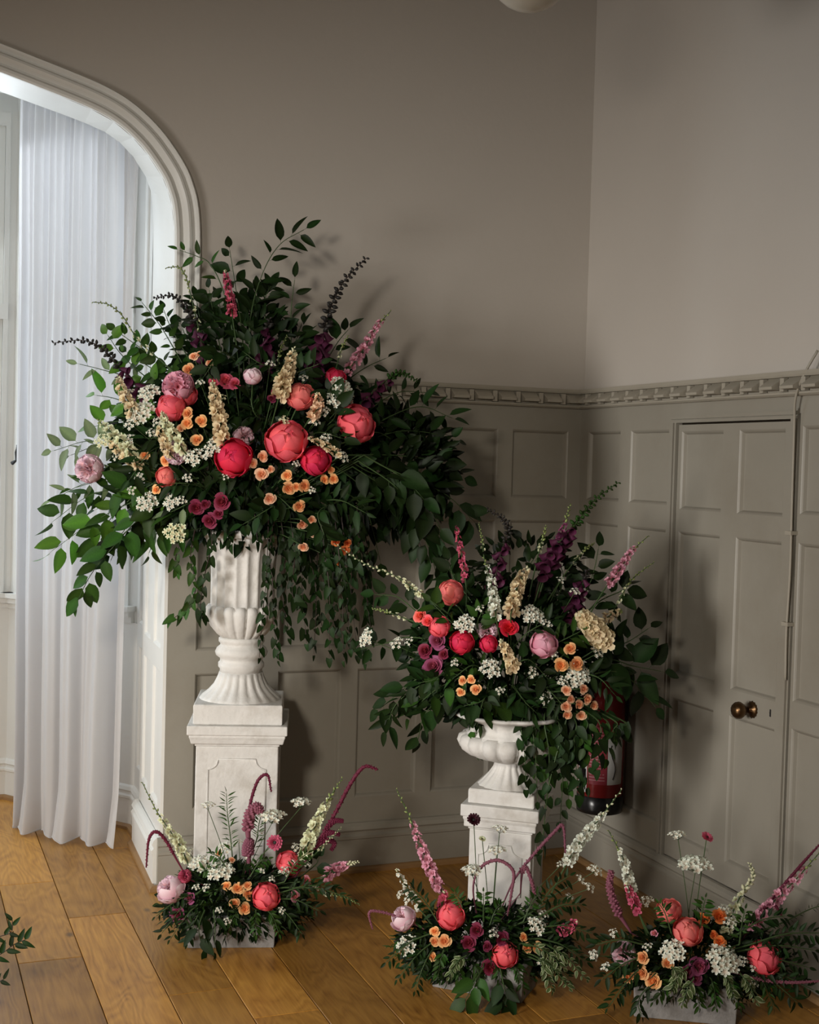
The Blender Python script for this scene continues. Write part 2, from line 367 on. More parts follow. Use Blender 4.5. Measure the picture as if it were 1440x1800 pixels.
# wainscot of the back wall, right of the arch
P = wallmap((0, YB, 0), (1, 0, 0), (0, -1, 0))
cols = [(1.064+.322*k, 1.064+.322*k+.256) for k in range(5)]
wainscot(wall_back, P, .957, XR-.022, cols, ROWS, 1.854, PANEL)
P2 = wallmap((0, YB, 0), (1, 0, 0), (0, -1, 0))
wainscot(wall_back, P2, XL, 2*AX-.957, [(-3.7+.41*k, -3.7+.41*k+.33) for k in range(4)], ROWS, 1.854, PANEL)
# reveal panelling (faces the opening)
Pr = wallmap((.9575, YB, 0), (.0442, .999, 0), (-.999, .0442, 0))
wainscot(reveal, Pr, -.02, .555, [(.055, .245), (.325, .50)], ROWS, 1.93, PANELW, th=.012)

# --- right wall
m = MB(); m.add([(XR, YF, 0), (XR, YB+.02, 0), (XR, YB+.02, ZC), (XR, YF, ZC)], [(0, 1, 2, 3)]); wall_right = struct(obj('wall_right', m, PLASTER))
m = MB(); wbox(m, wallmap((XR, 0, 0), (0, 1, 0), (-1, 0, 0)), YF, YB, 0, ZC, -.1, -.02); obj('wall_core', m, PLASTER, wall_right)
Pw = wallmap((XR, 0, 0), (0, 1, 0), (-1, 0, 0))
wainscot(wall_right, Pw, YB, 4.111, [(4.736, 4.48), (4.403, 4.135)], ROWS, 1.854, PANEL)
wainscot(wall_right, Pw, 3.385, YF, [(3.372-.335*k, 3.372-.335*k-.265) for k in range(17)], ROWS, 1.854, PANEL)
m = MB(); wbox(m, Pw, 3.385, 4.111, 1.80, 1.856, 0, .022); obj('panelling_frame', m, PANEL, wall_right)
# door
door = struct(empty('door_1', (0, 0, 0)))
m = MB(); Dz0, Dz1 = .196, 1.775; ya, yb = 3.432, 4.070; dr = [(.272, .78), (.868, 1.388), (1.468, 1.752)]; dc = [(3.458, 3.702), (3.795, 4.05)]
zs = [Dz0]+[z for r_ in dr for z in r_]+[Dz1]
for k in range(0, len(zs), 2): wbox(m, Pw, ya, yb, zs[k], zs[k+1], 0, .022)
xs = [ya]+[x for c in dc for x in c]+[yb]
for z0, z1 in dr:
    for k in range(0, len(xs), 2): wbox(m, Pw, xs[k], xs[k+1], z0, z1, 0, .022)
obj('door_frame', m, PANEL, door)
for c in dc:
    for z0, z1 in dr: obj('panel', panel_mesh(Pw, c[0], c[1], z0, z1, .022), PANEL, door)
m = MB(); wbox(m, Pw, 3.424, 4.079, .19, 1.785, 0, .003); obj('door_gap', m, DARK, door)
# architrave
m = MB()
for (a0, a1) in ((4.079, 4.111), (3.392, 3.425)):
    s_ = 1 if a0 > 4 else -1
    inn, outr = (a0, a1) if s_ > 0 else (a1, a0)
    w = outr-inn
    for (f0, f1, h) in ((0, .3, .030), (.3, .42, .024), (.42, .8, .034), (.8, 1, .026)):
        u, v = inn+w*f0, inn+w*f1
        wbox(m, Pw, min(u, v), max(u, v), .19, 1.782, 0, h)
for (f0, f1, h) in ((0, .3, .030), (.3, .42, .024), (.42, .8, .034), (.8, 1, .026)): wbox(m, Pw, 3.392, 4.111, 1.782+.032*f0, 1.782+.032*f1, 0, h)
struct(obj('trim_2', m, PANEL))
# knob, rose, keyhole
kn = empty('door_handle', (0, 0, 0)); kn.parent = door
Mk = lambda y, z, o: Matrix.Translation((XR-.022-o, y, z)) @ Matrix.Rotation(-pi/2, 4, 'Y')
m = MB(); m.lathe([(.0, 0), (.026, 0), (.028, .004), (.022, .009), (.012, .012), (.010, .02)], 28, lambda r, z, a, i: (r*(1+.06*cos(14*a)), 0), Mk(3.575, .822, 0)); obj('rose_plate', m, BRASS, kn, True)
m = MB(); m.lathe([(.008, .015), (.009, .030), (.020, .038), (.027, .050), (.028, .060), (.022, .072), (.010, .078), (0.001, .079)], 28, lambda r, z, a, i: (r*(1+.04*cos(14*a)), 0), Mk(3.575, .822, 0)); obj('knob', m, BRASS, kn, True)
m = MB(); wbox(m, Pw, 3.478, 3.484, .816, .84, .022, .0235); wbox(m, Pw, 3.4785, 3.4835, .826, .832, .022, .0245); obj('keyhole', m, BLACKM, door)
# conduit beside the door
cb = [(XR-.035, 3.30, 1.99), (XR-.05, 3.335, 1.925), (XR-.052, 3.375, 1.85), (XR-.04, 3.392, 1.75), (XR-.036, 3.394, 1.5), (XR-.036, 3.391, 1.3), (XR-.036, 3.398, 1.1), (XR-.034, 3.396, .95)]
cab = tag(empty('cable', (XR-.03, 3.39, .95)), 'painted cable clipped to the panelling right of the door, looping over the rail', 'cable')
o = obj('cable_run', (lambda mm: (mm.tube(curve(cb, 40), .0042, 7), mm)[1])(MB()), RAILP, cab, True, M=Matrix.Translation((-(XR-.03), -3.39, -.95)))
for z in (1.42, 1.13):
    m = MB(); m.box((XR-.048, 3.378, z-.006), (XR-.022, 3.41, z+.006)); obj('cable_clip', m, RAILP, cab, M=Matrix.Translation((-(XR-.03), -3.39, -.95)))

# --- dado rail with carved blocks
rprof = [(0, 1.854), (.018, 1.854), (.026, 1.860), (.026, 1.866), (.014, 1.868), (.014, 1.913), (.030, 1.914), (.034, 1.921), (.036, 1.931), (0, 1.931)]
for nm, path in (('trim_3', [(XR-.022, YF), (XR-.022, YB-.022), (.957, YB-.022)]), ('trim_4', [(2*AX-.957, YB-.022), (XL, YB-.022)])):
    tr = struct(obj(nm, sweep(path, rprof), RAILP))
    if nm == 'trim_3':
        bm_ = MB(); w = .036
        bm_.add([(-w, .014, 1.914), (w, .014, 1.914), (w*.92, .058, 1.884), (-w*.92, .058, 1.884), (w*.92, .057, 1.875), (-w*.92, .057, 1.875), (w*.9, .016, 1.873), (-w*.9, .016, 1.873)],
                [(0, 1, 2, 3), (3, 2, 4, 5), (5, 4, 6, 7), (0, 3, 5, 7), (1, 6, 4, 2)])
        dv = MB(); dv.add([(-.010, .018, 1.913), (.010, .018, 1.913), (.010, .034, 1.911), (-.010, .034, 1.911), (-.010, .018, 1.868), (.010, .018, 1.868), (.010, .034, 1.868), (-.010, .034, 1.868)], [(3, 2, 6, 7), (0, 3, 7, 4), (2, 1, 5, 6), (0, 1, 2, 3)])
        dme = dv.mesh('rail_divider', RAILP)
        me = bm_.mesh('rail_block', RAILP)
        y = 4.755
        while y > 2.6:
            obj('rail_block', me, None, tr, M=Matrix.Translation((XR-.022, y, 0)) @ Matrix.Rotation(pi/2, 4, 'Z')); obj('rail_divider', dme, None, tr, M=Matrix.Translation((XR-.022, y-.0525, 0)) @ Matrix.Rotation(pi/2, 4, 'Z')); y -= .105
        x = 2.615
        while x > 1.0:
            obj('rail_block', me, None, tr, M=Matrix.Translation((x, YB-.022, 0)) @ Matrix.Rotation(pi, 4, 'Z')); obj('rail_divider', dme, None, tr, M=Matrix.Translation((x-.0517, YB-.022, 0)) @ Matrix.Rotation(pi, 4, 'Z')); x -= .1035
# --- baseboards
bprof = [(0, 0), (.022, 0), (.022, .128), (.028, .132), (.028, .142), (.020, .150), (.020, .158), (.026, .166), (.020, .180), (.010, .190), (0, .192)]
struct(obj('baseboard_right', sweep([(XR-.022, YF), (XR-.022, YB-.022), (.935, YB-.022)], bprof), PANEL))
struct(obj('baseboard_reveal', sweep([(.943, YB-.0225), (.966, YBAY)], [(o*1.02, z) for o, z in bprof]), PANELW))
oprof = [(0, 0), (.018, 0), (.017, .012), (.010, .019), (0, .021)]
struct(obj('trim_5', sweep([(XR-.044, YF), (XR-.044, YB-.044), (.923, YB-.044), (.944, YBAY)], oprof), OAKTRIM))

# --- bay beyond the arch
A0, A1, A2, A3, A4, A5 = (1.0, YBAY), (1.0, 5.62), (.52, 6.30), (2*AX-.52, 6.30), (2*AX-1.0, 5.62), (2*AX-1.0, YBAY)
def bay_wall(name, p, q, wins, mt=PANELW, lower=True):
    p, q = V(p), V(q); d = (q-p).normalized(); L_ = (q-p).length; nn = V((-d.y, d.x))
    Pb = wallmap((p.x, p.y, 0), (d.x, d.y, 0), (nn.x, nn.y, 0))
    m = MB(); ZT = 3.32
    if not wins:
        wbox(m, Pb, 0, L_, 0, ZT, -.08, 0)
    else:
        wbox(m, Pb, 0, L_, 0, .93, -.10, 0); wbox(m, Pb, 0, L_, 3.16, ZT, -.10, 0)
        xs = [0]+[x for w_ in wins for x in w_]+[L_]
        for k in range(0, len(xs), 2): wbox(m, Pb, xs[k], xs[k+1], .93, 3.16, -.10, 0)
    w = struct(obj(name, m, mt)); return w, Pb, L_
wcount = [0]
def bay_window(Pb, s0, s1, nlight, handle=False):
    wcount[0] += 1; w = struct(empty('window_%d' % wcount[0], (0, 0, 0)))
    m = MB()
    wbox(m, Pb, s0, s1, .96, 1.0, -.07, .012); wbox(m, Pb, s0, s1, 3.10, 3.16, -.07, .012)
    wbox(m, Pb, s0, s1, 2.22, 2.29, -.07, .014)
    wbox(m, Pb, s0, s0+.022, 1.0, 3.1, -.07, .012); wbox(m, Pb, s1-.022, s1, 1.0, 3.1, -.07, .012)
    st = (s1-s0)/nlight
    for k in range(1, nlight): wbox(m, Pb, s0+k*st-.022, s0+k*st+.022, 1.0, 3.1, -.07, .014)
    obj('window_frame', m, PANELW, w)
    for k in range(nlight):
        a, c = s0+k*st+.023, s0+(k+1)*st-.023
        for (z0, z1) in ((1.0, 2.22), (2.29, 3.10)):
            m = MB()
            for (u0, u1, v0, v1) in ((a, a+.026, z0, z1), (c-.026, c, z0, z1), (a+.026, c-.026, z0, z0+.05), (a+.026, c-.026, z1-.04, z1)): wbox(m, Pb, u0, u1, v0, v1, -.05, -.012)
            cs = obj('casement', m, PANELW, w)
            m = MB(); wbox(m, Pb, a+.022, c-.022, z0+.03, z1-.03, -.034, -.030); obj('pane', m, GLASS, cs)
    m = MB(); wbox(m, Pb, s0-.04, s1+.04, .94, .962, -.02, .055); wbox(m, Pb, s0-.03, s1+.03, .915, .94, 0, .04); wbox(m, Pb, s0-.03, s1+.03, .89, .915, 0, .022); obj('window_sill', m, PANELW, w)
    if handle:
        h = empty('window_handle', (0, 0, 0)); h.parent = w
        s = s1-.036
        m = MB(); wbox(m, Pb, s-.012, s+.012, 1.60, 1.66, -.012, -.004); wbox(m, Pb, s-.008, s+.008, 1.625, 1.645, -.004, .03); obj('handle_plate', m, BLACKM, h)
        m = MB(); m.tube([Pb(s, 1.635, .03), Pb(s+.004, 1.61, .034), Pb(s-.004, 1.575, .038), Pb(s+.022, 1.56, .040)], lambda t: .006+.004*(t > .8), 6); obj('handle_lever', m, BLACKM, h)
    return w
def bay_base(Pb, L_, cols, parent):
    fr = MB()
    zs = [(0, .28), (.80, .89)]
    for z0, z1 in zs: wbox(fr, Pb, 0, L_, z0, z1, 0, .012)
    xs = [0]+[x for c in cols for x in c]+[L_]
    for k in range(0, len(xs), 2): wbox(fr, Pb, xs[k], xs[k+1], .28, .80, 0, .012)
    obj('panelling_frame', fr, PANELW, parent)
    for c in cols: obj('panel', panel_mesh(Pb, c[0], c[1], .28, .80, .012, .010), PANELW, parent)
w, Pb, L_ = bay_wall('wall_bay_side', A0, A1, [])
wainscot(w, Pb, 0, L_, [(.06, .19)], [(.28, .80), (.90, 1.85), (1.95, 2.95)], 3.30, PANELW, th=.010)
w, Pb, L_ = bay_wall('wall_bay_right', A1, A2, [(.06, .80)])
bay_window(Pb, .06, .80, 1, True); bay_base(Pb, L_, [(.10, .38), (.46, .74)], w)
w, Pb, L_ = bay_wall('wall_bay_back', A2, A3, [(.03, 1.71)]); bay_window(Pb, .03, 1.71, 3); bay_base(Pb, L_, [(.06, .52), (.62, 1.1), (1.2, 1.68)], w)
w, Pb, L_ = bay_wall('wall_bay_left', A3, A4, [(.06, .77)]); bay_window(Pb, .06, .77, 1); bay_base(Pb, L_, [(.10, .38), (.46, .74)], w)
w, Pb, L_ = bay_wall('wall_bay_far_side', A4, A5, [])
struct(obj('baseboard_bay', sweep([A0, A1, A2, A3, A4, A5], bprof), PANELW))
struct(obj('trim_6', sweep([V(p) for p in (A0, A1, A2, A3, A4, A5)], [(.020, 0), (.040, 0), (.039, .012), (.032, .019), (.020, .021)]), OAKTRIM))
m = MB(); m.box((-2.2, YBAY, 3.32), (1.4, 6.6, 3.4)); struct(obj('ceiling_bay', m, PANELW))
# --- rest of the hall
m = MB(); m.box((XL, YF, ZC), (XR+.1, YBAY, ZC+.1)); struct(obj('ceiling', m, CEIL))
m = MB(); m.box((XL-.1, YF, 0), (XL, YBAY, ZC)); struct(obj('wall_left', m, PLASTER))
m = MB(); m.box((XL, YF-.1, 0), (XR+.1, YF, ZC)); struct(obj('wall_front', m, PLASTER))

# ================================================================ CURTAIN
def curtain():
    nu, nv = 190, 46; m = MB(); nf = 5.6
    for j in range(nv+1):
        t = j/nv; z = 3.20*(1-t)
        # plan line at this height: right edge .. left edge
        rx = .935-.03*t; ry = 5.47-.085*t; lx = .500+.02*t; ly = 5.80+.06*t
        mx_, my_ = .60+.01*t, 5.55-.10*t
        for i in range(nu+1):
            s = i/nu
            x = (1-s)**2*rx+2*s*(1-s)*mx_+s*s*lx; y = (1-s)**2*ry+2*s*(1-s)*my_+s*s*ly
            ph = nf*2*pi*s+1.1*sin(5*s+2.0*t)+.5*sin(13*s)
            amp = (.010+.034*t)*(1+.45*sin(7*s+1)); ga = .011*(1-t)**1.5+.0035
            off = amp*(sin(ph)+.35*sin(2*ph+.6))+ga*sin(3.3*ph+2*sin(3*s)+t)+.010*NZ.noise(V((s*6, t*5, 2)))
            nx, ny = -.55, -.83
            flare = .05*max(0, t-.93)/.07
            p = V((x+nx*(off+flare*(.4+.6*sin(ph*.5)))+.010*cos(ph)*.6, y+ny*(off+flare*(.4+.6*sin(ph*.5))), max(z, .004+.006*abs(sin(ph*.7))+(.02*(1-abs(cos(ph*.5))) if t > .99 else 0))))
            m.v.append(p); m.c.append((1, 1, 1))
    for j in range(nv):
        for i in range(nu): m.f.append((j*(nu+1)+i, j*(nu+1)+i+1, (j+1)*(nu+1)+i+1, (j+1)*(nu+1)+i))
    c = tag(empty('curtain', (.7, 5.5, 0)), 'long sheer white curtain hanging in soft folds to the floor behind the arch', 'curtain')
    obj('curtain_cloth', m, CURT, c, True, M=Matrix.Translation((-.7, -5.5, 0)))
    h = MB(); n0 = nv*(nu+1); h.tube([m.v[n0+i]+V((0, 0, .002)) for i in range(0, nu+1, 2)], .003, 5); obj('hem', h, CURT, c, M=Matrix.Translation((-.7, -5.5, 0)))
curtain()
m = MB(); m.tube([(1.0, 5.56, 3.19), (.5, 5.84, 3.14), (0, 6.0, 3.13), (-.7, 6.0, 3.13), (-1.68, 5.6, 3.18)], .004, 6)
tag(obj('curtain_wire', m, PANELW), 'thin white curtain wire stretched across the top of the bay window', 'wire')

# ================================================================ PENDANT GLOBE
GP = K(933, -60, 3.45)
g = tag(empty('pendant_lamp', GP), 'unlit opal glass globe lamp hanging at the top edge of the photo', 'lamp')
m = MB(); pr = [(.117*sin(pi*k/16), -.117*cos(pi*k/16)) for k in range(15)]; pr[0] = (.002, -.117); m.lathe(pr, 32); obj('globe_shade', m, GLOBE, g, True)
m = MB(); m.lathe([(.052, .106), (.055, .112), (.05, .135), (.02, .150), (.01, .155)], 24); obj('gallery', m, BRASS, g, True)
m = MB(); m.tube([(0, 0, .15), (0, 0, ZC-GP.z-.03)], .007, 8); obj('lamp_rod', m, BRASS, g)
m = MB(); m.lathe([(.05, ZC-GP.z-.03), (.055, ZC-GP.z-.012), (.055, ZC-GP.z)], 24); obj('ceiling_rose', m, BRASS, g)

# ================================================================ FIRE EXTINGUISHER
EX = V((2.566, 4.375, .285))
e = tag(empty('fire_extinguisher', EX), 'red fire extinguisher with black base hanging on the wall behind the low urn', 'extinguisher')
m = MB(); m.lathe([(.086, .055), (.0875, .06), (.0875, .42), (.08, .455), (.055, .485), (.026, .50), (.024, .52)], 36); obj('cylinder', m, RED, e, True)
m = MB(); m.lathe([(.078, 0), (.088, .004), (.0895, .02), (.0895, .068), (.087, .070)], 36); obj('base_cup', m, BLACKP, e, True)
def wraplabel(a0, a1, z0, z1, mt, name='label_panel', rr=.0885, par=None):
    m = MB(); n = 12
    for k in range(n+1):
        a = a0+(a1-a0)*k/n
        m.v += [V((rr*cos(a), rr*sin(a), z0)), V((rr*cos(a), rr*sin(a), z1))]; m.c += [(1, 1, 1)]*2
    m.f = [(2*k, 2*k+1, 2*k+3, 2*k+2) for k in range(n)]; return obj(name, m, mt, par or e, True)
av = math.atan2(-4.375, -2.566)
RED2 = mat('printed_red', (.27, .035, .05), .4, .3)
wraplabel(av-.62, av+.28, .12, .34, RED2)
wraplabel(av+.30, av+1.1, .12, .31, WHITEL); wraplabel(av-1.25, av-.62, .085, .22, WHITEL)
PINKL = mat('pale_print', (.45, .22, .24), .5, .3)
lines = MB()
for k in range(17):
    if k in (3, 9): continue
    z = .135+.0115*k; a1 = av+.22-.1*rnd.random(); a0 = av-.52
    for q_ in range(10):
        b0 = a0+(a1-a0)*q_/10; b1 = a0+(a1-a0)*(q_+1)/10
        if rnd.random() < .13: continue
        lines.add([(.0890*cos(b0), .0890*sin(b0), z), (.0890*cos(b1), .0890*sin(b1), z), (.0890*cos(b1), .0890*sin(b1), z+.0032), (.0890*cos(b0), .0890*sin(b0), z+.0032)], [(0, 1, 2, 3)])
obj('printed_lines', lines, PINKL, e)
pm = MB(); m = pm
for k in range(6):
    a = av-1.18+.09*k
    for (z, h) in ((.095, .012), (.13, .045)): m.add([(.0891*cos(a), .0891*sin(a), z), (.0891*cos(a+.06), .0891*sin(a+.06), z), (.0891*cos(a+.06), .0891*sin(a+.06), z+h), (.0891*cos(a), .0891*sin(a), z+h)], [(0, 1, 2, 3)])
m.tube([V((.0892*cos(av+.55+.12*sin(t*.5)), .0892*sin(av+.55+.12*sin(t*.5)), .14+.012*t)) for t in range(12)], .002, 4)
o = obj('printed_marks', m, BLACKP, e); o['kind'] = 'stuff'
m = MB(); m.lathe([(.020, .515), (.022, .53), (.018, .56), (.004, .565)], 16); m.box((-.015, -.075, .555), (.015, .03, .567)); m.box((-.012, -.085, .575), (.012, .03, .583)); obj('valve_head', m, BLACKP, e)
m = MB(); m.tube(curve([(0, -.02, .54), (-.03, -.05, .53), (-.085, -.05, .45), (-.095, -.03, .30), (-.095, -.02, .12)], 20), .009, 8); obj('hose', m, BLACKP, e, True)
m = MB(); m.box((.078, -.02, .35), (.104, .02, .50)); obj('wall_bracket', m, BLACKM, e)

# ================================================================ PLINTHS, URNS, TROUGHS
def sqprof(m, prof, n=1):
    """square-plan stack of (half width, z), with a little corner"""
    vs = []
    for (w, z) in prof: vs += [(-w, -w, z), (w, -w, z), (w, w, z), (-w, w, z)]
    fs = [(i*4+k, i*4+(k+1) % 4, (i+1)*4+(k+1) % 4, (i+1)*4+k) for i in range(len(prof)-1) for k in range(4)]
    m.add(vs, fs+[(3, 2, 1, 0), tuple((len(prof)-1)*4+k for k in range(4))])
def plinth(name, label, loc, yaw, hw, cw, zs):
    """zs: shaft top, ovolo zone, cap top"""
    t = tag(empty(name, loc), label, 'plinth'); t.rotation_euler.z = yaw
    z1, z2, z3, z4 = zs
    m = MB(); sqprof(m, [(hw+.02, 0), (hw+.02, .07), (hw+.012, .085), (hw, .095), (hw, z1)]); bevel(obj('shaft', m, STONE, t), .004)
    m = MB(); sqprof(m, [(hw, z1), (hw+.004, z1), (hw+.004, z1+.008), (hw+.016, z1+.010), (cw-.010, z2-.016), (cw-.006, z2-.006), (cw-.008, z2), (cw, z2+.001), (cw, z3)]); bevel(obj('cap', m, STONE, t), .004)
    # raised bead outline with scooped corners on three faces
    for k, ang in enumerate((0, pi/2, -pi/2)):
        a = hw*.70; zb, zt = .17, z1-.045; c = .035; m = MB(); pts = []
        def corner(cx, cz, s0):
            return [(cx+c*cos(s0-q*pi/2/6), cz+c*sin(s0-q*pi/2/6)) for q in range(7)]
        pts += [(-a, zb+c)]+[(-a, zt-c)]+corner(-a, zt, -pi/2+pi/2)[::-1] if False else []
        out = []
        for (cx, cz, s0, s1) in ((-a, zt, -pi/2, 0), (a, zt, pi, 1.5*pi), (a, zb, pi/2, pi), (-a, zb, 0, pi/2)):
            out += [(cx+c*cos(s0+(s1-s0)*q/6), cz+c*sin(s0+(s1-s0)*q/6)) for q in range(7)]
        out.append(out[0])
        m.tube([V((x, -hw-.0005, z)) for x, z in out], .0035, 6)
        obj('panel_bead', m, STONE, t, True, M=Matrix.Rotation(ang, 4, 'Z'))
    return t
def zat(py, P0, px=None):
    """height on the vertical line through P0 seen at image row py"""
    d = V((P0.x, P0.y)).length
    best = 0; lo, hi = -.5, 3.5
    for _ in range(40):
        mid = (lo+hi)/2; q = V((P0.x, P0.y, mid))-CAM; yy = 900-FPX*q.dot(UP)/q.dot(FW)
        if yy > py: lo = mid
        else: hi = mid
    return (lo+hi)/2
def onfloor(px, py, z=0):
    d = FW*FPX+RT*(px-720)-UP*(py-900); t = (z-CAM.z)/d.z; return CAM+d*t
# tall urn
Y1 = -.30
c1 = K(414, 1450, 4.525); n1 = V((sin(Y1)*-1, cos(Y1)))   # front face centre
c1 = V((c1.x, c1.y)); ax = V((cos(Y1), sin(Y1))); bk = V((-sin(Y1), cos(Y1)))
C1 = c1+bk*.142; F1 = V((c1.x, c1.y, 0))
z_sh, z_ov, z_capb, z_cap = zat(1312, F1), zat(1291, F1), zat(1274, F1), 0
plinth('plinth', 'taller white stone plinth with scooped-corner panel, under the tall fluted urn', (C1.x, C1.y, 0), Y1, .142, .172, (z_sh, z_ov, z_capb, z_capb))
UB = V((C1.x, C1.y, z_capb)); DC1 = (UB-CAM).dot(FW); s1 = DC1/FPX
urn = tag(empty('stone_urn', UB), 'tall white stone urn with fluted body and lobed bowl, on the taller plinth', 'urn'); urn.rotation_euler.z = Y1
slab = zat(1240, V((c1.x, c1.y, 0)))-z_capb
m = MB(); sqprof(m, [(.150, 0), (.153, .004), (.153, slab), (.150, slab+.003)]); bevel(obj('urn_base', m, STONE, urn), .006)
zz = lambda py: zat(py, UB)-z_capb
NF = 20
def flute(depth, k=NF, ph=0, sharp=1): return lambda r, z, a, i: (r-depth*abs(sin(k*a/2+ph))**sharp, 0)
m = MB(); pr = [(72, 1231), (72, 1226), (68, 1221), (57, 1212), (48, 1202), (42, 1190), (38, 1180)]
m.lathe([(r*s1, zz(y)) for r, y in pr], NF*6, lambda r, z, a, i: (r-(.007 if 1 < i < 6 else 0)*(1-abs(sin(NF*a/2))), 0)); obj('urn_foot', m, STONE, urn, True)
m = MB(); pr = [(37, 1180), (37, 1174), (40, 1171), (40, 1164), (37, 1161), (37, 1156), (44, 1151), (46, 1145), (43, 1138), (37, 1133), (37, 1130), (40, 1127), (40, 1121), (36, 1119)]
m.lathe([(r*s1, zz(y)) for r, y in pr], 64); obj('urn_stem', m, STONE, urn, True)
m = MB(); pr = [(34, 1121), (44, 1113), (55, 1100), (62, 1086), (65, 1076), (65, 1068), (61, 1063), (56, 1062)]
m.lathe([(r*s1, zz(y)) for r, y in pr], 18*8, lambda r, z, a, i: (r-.012*(1-abs(sin(9*a))**.5)*(0 if i in (0,) else 1), -.010*(1-abs(sin(9*a))**.5) if i > 4 else 0)); obj('urn_bowl', m, STONE, urn, True)
m = MB(); pr = [(56, 1068), (56, 1040), (56, 1010), (57, 985), (60, 965), (66, 950), (71, 942)]
m.lathe([(r*s1, zz(y)) for r, y in pr], 18*8, lambda r, z, a, i: (r-.009*(abs(sin(9*a))**1.0), 0)); obj('urn_body', m, STONE, urn, True)
m = MB(); pr = [(68, 944), (75, 942), (78, 936), (76, 931), (68, 930), (62, 938), (58, 950), (10, 952)]
m.lathe([(r*s1, zz(y)) for r, y in pr], 96, lambda r, z, a, i: (r, .003*sin(18*a) if i in (2, 3, 4) else 0)); obj('urn_rim', m, STONE, urn, True)
# low urn
Y2 = -.675
c2 = K(880, 1450, 4.26); c2 = V((c2.x, c2.y)); bk2 = V((-sin(Y2), cos(Y2))); HW2 = .104
C2 = c2+bk2*HW2; F2 = V((c2.x, c2.y, 0))
za, zb_, zc_ = zat(1462, F2), zat(1438, F2), zat(1417, F2)
plinth('plinth', 'shorter white stone plinth under the low wide urn near the corner', (C2.x, C2.y, 0), Y2, HW2, .130, (za, zb_, zc_, zc_))
UB2 = V((C2.x, C2.y, zc_)); DC2 = (UB2-CAM).dot(FW); s2 = DC2/FPX
urn2 = tag(empty('stone_urn', UB2), 'low wide white stone urn with lobed bowl, on the shorter plinth', 'urn'); urn2.rotation_euler.z = Y2
slab = zat(1392, F2)-zc_
m = MB(); sqprof(m, [(.108, 0), (.111, .004), (.111, slab), (.107, slab+.003)]); bevel(obj('urn_base', m, STONE, urn2), .006)
zz = lambda py: zat(py, UB2)-zc_
m = MB(); pr = [(58, 1386), (58, 1382), (54, 1377), (45, 1368), (35, 1357), (28, 1347), (26, 1340), (29, 1336)]
m.lathe([(r*s2, zz(y)) for r, y in pr], 16*6, lambda r, z, a, i: (r-(.006 if 1 < i < 6 else 0)*(1-abs(sin(8*a))), 0)); obj('urn_foot', m, STONE, urn2, True)
m = MB(); pr = [(28, 1338), (38, 1334), (56, 1330), (74, 1324), (88, 1314), (93, 1303), (90, 1293), (80, 1288)]
m.lathe([(r*s2, zz(y)) for r, y in pr], 16*8, lambda r, z, a, i: (r*(1-.11*(1-abs(sin(8*a))**.6)*(min(i, 3)/3)), 0)); obj('urn_bowl', m, STONE, urn2, True)
m = MB(); pr = [(80, 1290), (72, 1284), (69, 1276), (74, 1266), (90, 1258), (104, 1254), (106, 1250), (100, 1248), (84, 1256), (10, 1262)]
m.lathe([(r*s2, zz(y)) for r, y in pr], 16*6, lambda r, z, a, i: (r*(1+.015*sin(16*a)), 0)); obj('urn_rim', m, STONE, urn2, True)
# troughs
def trough(label, pl, pr_, depth, h):
    a, c = onfloor(*pl), onfloor(*pr_); d = (c-a); w = d.length; yaw = math.atan2(d.y, d.x)
    t = tag(empty('flower_trough', a+d/2+V((-sin(yaw), cos(yaw), 0))*(depth/2)), label, 'trough', ); t.rotation_euler.z = yaw
    m = MB(); x, y = w/2, depth/2; th = .018
    vs = []
    for (xx, yy, z) in ((x-.004, y-.004, 0), (x, y, h-.004), (x-.002, y-.002, h), (x-th, y-th, h), (x-th, y-th, .02)): vs += [(-xx, -yy, z), (xx, -yy, z), (xx, yy, z), (-xx, yy, z)]
    m.add(vs, [(i*4+k, i*4+(k+1) % 4, (i+1)*4+(k+1) % 4, (i+1)*4+k) for i in range(4) for k in range(4)]+[(3, 2, 1, 0), (16, 17, 18, 19)])
    bevel(obj('trough_body', m, CONC, t), .003)
    m = MB(); m.box((-x+th+.002, -y+th+.002, .021), (x-th-.002, y-th-.002, h-.012)); obj('floral_foam', m, LEAFM['dark'], t)
    return t.location.copy(), h
T1, h1 = trough('grey concrete flower trough in front of the taller plinth', (327, 1668), (484, 1667), .15, .105)
T2, h2 = trough('grey concrete flower trough in front of the shorter plinth', (757, 1735), (918, 1766), .15, .105)
T3, h3 = trough('grey concrete flower trough at the bottom right of the photo', (1112, 1788), (1296, 1806), .15, .105)

